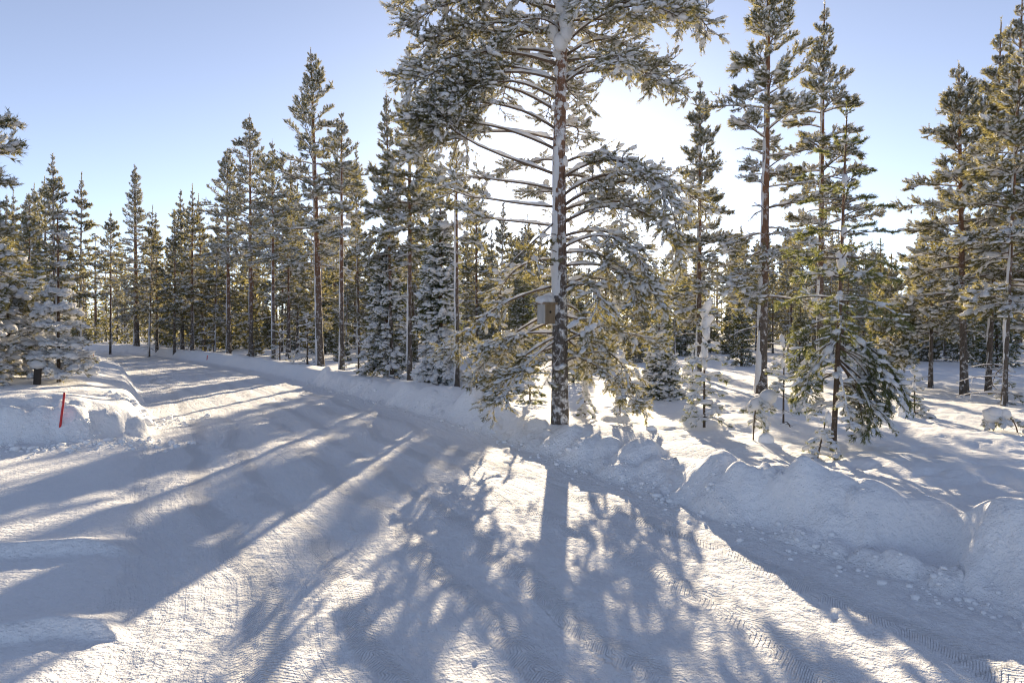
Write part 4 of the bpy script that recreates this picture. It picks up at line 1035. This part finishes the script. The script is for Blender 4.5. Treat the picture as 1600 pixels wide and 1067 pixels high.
g = Geo(); g.add(*blobs(np.random.default_rng(1), np.array([v_ * 0.60 + np.array([-0.03, 0.0, 0])]), np.array([[0.2, 0, 1.0]]), np.array([0.06]), np.array([0.03]), np.array([0.03]), 2, 0.15)); g.obj('snow_clump', M_TSNOW, rt_, True)
stake(323, 563, 323.5, 556, 0.02, 'tiny red stake far off on the right bank of the bend', 0.2)
stake(145, 560, 145.5, 552, 0.02, 'tiny red stake far off on the left bank', 0.2)
# twigs poking out of the snow
def sprig(xp, yb, pts, label, seed):
    X, Y, zg = foot(xp, yb); K = Y / F; g = Geo(); rg_ = np.random.default_rng(seed)
    p = np.array([(0, 0, -0.08)] + [(a * K, rg_.normal(0, 0.02), b * K) for a, b in pts]); pp = spline(p, 4)
    g.add(*tubes(pp[None], np.linspace(0.010, 0.004, len(pp))[None], 5))
    for q in range(4):
        i = rg_.integers(len(pp) // 2, len(pp)); d = nrm(rg_.normal(size=3)) * 10 * K
        g.add(*tubes(np.stack([pp[i], pp[i] + d * 0.5, pp[i] + d + UP * 0.01])[None], np.array([[0.004, 0.003, 0.002]]), 4))
    o = g.obj('twig', M_TWIG, None, True); o.location = (X, Y, zg); tag(o, label, 'twig')
sprig(579, 602, [(0, 6), (-3, 12), (-10, 17), (-16, 14)], 'bent dark twig arching out of the right bank snow', 1)
sprig(1372, 660, [(2, 8), (6, 16), (12, 22)], 'fine twig sticking up right of the drooping pine skirt', 2)
sprig(1240, 668, [(-6, 6), (-14, 9)], 'dry twig lying by the thin young pine', 3)

# ------------------------------------------------------------------ the forest behind
FARP = (M_BARK, M_PINE, M_TSNOW); FARS = (M_BARKS, M_SPRUCE, M_TSNOW)
KP, KS, KY = [], [], []
for i in range(6):
    r_ = np.random.default_rng(500 + i); H = 10.0
    P, r = trunk_geo(r_, H, r_.uniform(0.075, 0.11), k=7, n=14)
    KP.append(Kind(merged(plan_pine(r_, H, (0.34, 0.28, 0.40, 0.22, 0.32, 0.16)[i], (1.35, 1.1, 1.5, 1.2, 1.0, 1.4)[i], 0.95, False, 0.5), P, r, 520 + i, 0.35), FARP, H))
for i in range(3):
    r_ = np.random.default_rng(600 + i); H = 6.0
    P, r = trunk_geo(r_, H, 0.07, k=7, n=12)
    KS.append(Kind(merged(plan_spruce(r_, H, (0.95, 0.8, 1.1)[i], False), P, r, 620 + i, 0.0), FARS, H))
for i in range(3):
    r_ = np.random.default_rng(700 + i); H = 2.6
    P, r = trunk_geo(r_, H, 0.03, k=6, n=10); lim = []
    for h in np.arange(0.08, 0.95, 0.085):
        for q in range(5): lim.append(('mid_far' if h > 0.5 else 'low_far', max(0.1, 0.75 * (1 - h) ** 0.7 * r_.uniform(0.7, 1.1)), h * H, r_.random() * 360, 20 * h))
    KY.append(Kind(merged(lim, P, r, 720 + i, 0.0), FARP, H))

SKYLINE = ([-400, 0, 60, 150, 260, 300, 360, 450, 520, 600, 700, 860, 900, 1060, 1120, 1250, 1400, 1480, 1600, 2000], [290, 305, 300, 330, 330, 315, 300, 300, 290, 300, 320, 345, 372, 372, 355, 350, 350, 320, 270, 260])
ZONES = [(60, 'behind the left edge pine'), (180, 'behind the thin topped left pine'), (340, 'past the far turn of the road'), (480, 'behind the slim pines at the bend'), (600, 'behind the tallest left pine'),
         (740, 'behind the snow skirted spruce'), (880, "behind the big pine's left boughs"), (1060, "behind the big pine's right boughs"), (1180, 'behind the snow sleeved young pine'),
         (1300, 'behind the tall airy pine'), (1420, 'behind the green young pine'), (1540, 'behind the conical dark trunked pine'), (9999, 'behind the right edge trunks')]
def backwood():
    r_ = np.random.default_rng(77)
    cand = []
    # those that stand out in the photograph's skyline
    for xp, Y, yt in ((86, 42, 268), (72, 46, 300), (50, 44, 312), (20, 47, 318), (125, 44, 288), (172, 52, 335), (245, 50, 345), (232, 47, 322), (272, 46, 340), (300, 44, 305), (318, 47, 318), (335, 45, 345), (285, 49, 312),
                      (450, 38, 260), (465, 42, 300), (560, 36, 250), (670, 30, 260), (745, 32, 300), (780, 36, 330), (830, 40, 345)):
        X = (xp - 800) / F * Y; cand.append((X, Y, CAM_H + (HOR - yt) / F * Y, 'p'))
    pts = [(c[0], c[1]) for c in cand]
    near_feet = [(o.location.x, o.location.y) for o in bpy.data.objects if o.parent is None and o.type == 'EMPTY']
    tries = 0; npine = 22
    while len(cand) < 345 and tries < 16000:
        tries += 1
        Y = 17 + 62 * r_.random() ** 1.05; xp = r_.uniform(-110, 1710); X = (xp - 800) / F * Y
        if any((X - a) ** 2 + (Y - b) ** 2 < (1.0 + Y * (0.006 if xp < 380 else 0.012)) ** 2 for a, b in pts) or any((X - a) ** 2 + (Y - b) ** 2 < 1.6 ** 2 for a, b in near_feet): continue
        sR_ = sdist(np.array([X]), np.array([Y]), RIGHT)[0][0]; sL_ = -sdist(np.array([X]), np.array([Y]), LEFT)[0][0]
        if not (sR_ > 1.8 or sL_ > 3.0): continue
        if sL_ > 0 and Y < 30 and X > -16: continue
        if Y < 27 and 520 < xp < 1850 and r_.random() < 0.75: continue
        if 1380 < xp < 1500 and Y < 30: continue
        if 360 < xp < 860 and Y < 46 and r_.random() < 0.45: continue
        kind = r_.random()
        ys = np.interp(xp, *SKYLINE) + r_.exponential(28)
        Hs = CAM_H - 0.5 + (HOR - ys) / F * Y
        if kind < 0.66: H = min(Hs, r_.uniform(7.5, 11.5)); k = 'p'
        elif kind < 0.80: H = min(Hs * 0.8, r_.uniform(3.0, 6.5)); k = 's'
        else: H = r_.uniform(0.9, 2.6); k = 'y'
        if X - 0.082 * Y > -1.5 and X - 0.082 * Y < 7.5 and Y < 50: H = min(H, 0.8 + max(0, Y - 11) * 0.2)     # the open lane through which the sun reaches the forest floor
        v = X - 0.082 * Y
        if (-7.3 < v < -4.8 or -12.2 < v < -8.3) and Y < 58: H = min(H, 0.8 + max(0, Y - 9) * 0.2)
        if k == 'p' and H < 4.2: k = 's'
        if H < 0.8: continue
        cand.append((X, Y, H, k)); pts.append((X, Y))
    for i, (X, Y, H, k) in enumerate(cand):
        rz = r_.random() * 6.28; xp = 800 + X / Y * F
        zone = next(z for lim, z in ZONES if xp < lim); q = r_.integers(6)
        dep = 'near' if Y < 32 else 'far' if Y > 58 else ''
        if k == 'p':
            lb = ' '.join(w for w in (dep, 'tall' if H > 9 else 'short' if H < 7 else '', ('high crowned', 'narrow crowned', 'broad crowned', 'low branched', 'slim', 'bushy')[q], 'snowy pine', zone) if w)
            KP[q].place('pine_tree', X, Y, H, rz, lb, 'pines of the wood behind')
        elif k == 's':
            lb = ' '.join(w for w in (dep, 'tall' if H > 5 else 'short' if H < 4 else '', ('', 'narrow', 'broad')[q % 3], 'dark spruce', zone) if w)
            KS[q % 3].place('spruce_tree', X, Y, H, rz, lb, 'spruces of the wood behind')
        else:
            lb = ' '.join(w for w in (dep, 'tall' if H > 1.9 else 'tiny' if H < 1.3 else '', 'snow laden sapling', zone) if w)
            KY[q % 3].place('young_pine', X, Y, H, rz, lb, 'saplings of the wood behind', 'sapling')
backwood()
# trees of the wood that share a description are told apart by their order from left to right
_same = {}
for o in bpy.data.objects:
    if o.parent is None and o.get('group', '').endswith('of the wood behind'): _same.setdefault(o['label'], []).append(o)
_NUM = {2: 'two', 3: 'three', 4: 'four', 5: 'five', 6: 'six', 7: 'seven', 8: 'eight'}
for lb, os_ in _same.items():
    n = len(os_)
    if n < 2 or n > 8: continue
    os_.sort(key=lambda o: o.location.x / o.location.y)
    for i, o in enumerate(os_):
        w = 'leftmost' if i == 0 else 'rightmost' if i == n - 1 else 'middle' if n == 3 else ('second', 'third', 'fourth', 'fifth', 'sixth', 'seventh')[i - 1]
        o['label'] = lb + ', ' + (('left' if i == 0 else 'right') + ' of two' if n == 2 else w + ' of ' + _NUM[n])

def far_wood():
    """the wood further off, where single trees run together"""
    r_ = np.random.default_rng(9); gw, gn, gs = Geo(), Geo(), Geo()
    n = 620; xp = r_.uniform(-300, 1900, n); Y = 72 + 95 * r_.random(n); X = (xp - 800) / F * Y
    sR_ = sdist(X, Y, RIGHT)[0]; sL_ = -sdist(X, Y, LEFT)[0]
    ok = (sR_ > 2.5) | (sL_ > 3.0); X, Y, xp = X[ok], Y[ok], xp[ok]
    Z = land(X, Y)[0]
    for x, y, z, q in zip(X, Y, Z, xp):
        H = min(r_.uniform(8, 12.5), CAM_H - 0.5 + (HOR - np.interp(q, *SKYLINE) - r_.exponential(16)) / F * y)
        if H < 2.5: continue
        gw.add(*tubes(np.array([[[x, y, z - 0.3], [x, y, z + H * 0.5], [x, y, z + H]]]), np.array([[0.12, 0.08, 0.02]]), 4))
        m = int(44 * (H / 10)); t = 0.10 + 0.9 * r_.random(m) ** 0.8; a = r_.random(m) * 6.28; rr = (1 - t) ** 0.7 * 1.5 * np.sqrt(r_.random(m)) + 0.05
        P = np.stack([x + np.cos(a) * rr, y + np.sin(a) * rr, z + t * H - 0.25 * rr], -1); D = nrm(np.stack([np.cos(a), np.sin(a), r_.normal(0.1, 0.3, m)], -1))
        gn.add(*tufts(r_, P, D, np.full(m, 0.45), 4, 0.32, 0.20, 0.8))
        k = r_.random(m) < 0.36
        s_ = r_.uniform(0.14, 0.30, k.sum()); gs.add(*blobs(r_, P[k] + UP * 0.08, D[k] * [1, 1, 0.5], s_ * 1.3, s_ * 0.9, s_ * 0.5, 0, 0.2))
    n = 800; xp = np.where(r_.random(n) < 0.5, r_.uniform(-150, 620, n), r_.uniform(-250, 1850, n)); Y = 46 + 70 * r_.random(n); X = (xp - 800) / F * Y
    sR_ = sdist(X, Y, RIGHT)[0]; sL_ = -sdist(X, Y, LEFT)[0]; ok = (sR_ > 2.5) | (sL_ > 3.0); X, Y = X[ok], Y[ok]; Z = land(X, Y)[0]
    for x, y, z in zip(X, Y, Z):
        H = r_.uniform(1.4, 5.2); m = int(12 + 9 * H); t = r_.random(m); a = r_.random(m) * 6.28; rr = (1 - t) ** 0.8 * 0.36 * H ** 0.8 * np.sqrt(r_.random(m)) + 0.03
        P = np.stack([x + np.cos(a) * rr, y + np.sin(a) * rr, z + t * H], -1); D = nrm(np.stack([np.cos(a), np.sin(a), r_.normal(-0.1, 0.3, m)], -1))
        gn.add(*tufts(r_, P, D, np.full(m, 0.34), 4, 0.27, 0.16, 0.8)); k = r_.random(m) < 0.5
        s_ = r_.uniform(0.08, 0.2, k.sum()); gs.add(*blobs(r_, P[k] + UP * 0.06, D[k] * [1, 1, 0.5], s_ * 1.3, s_ * 0.9, s_ * 0.5, 0, 0.2))
    root = empty('far_wood', (0, 0, 0)); tag(root, 'snowy conifer wood far off where single trees run together', kind='stuff')
    for nm, g, m_, sm in (('trunk', gw, M_BARK, True), ('needles', gn, M_PINE, False), ('snow_load', gs, M_TSNOW, True)):
        o = g.obj(nm, m_, root, sm); o['kind'] = 'stuff'
far_wood()
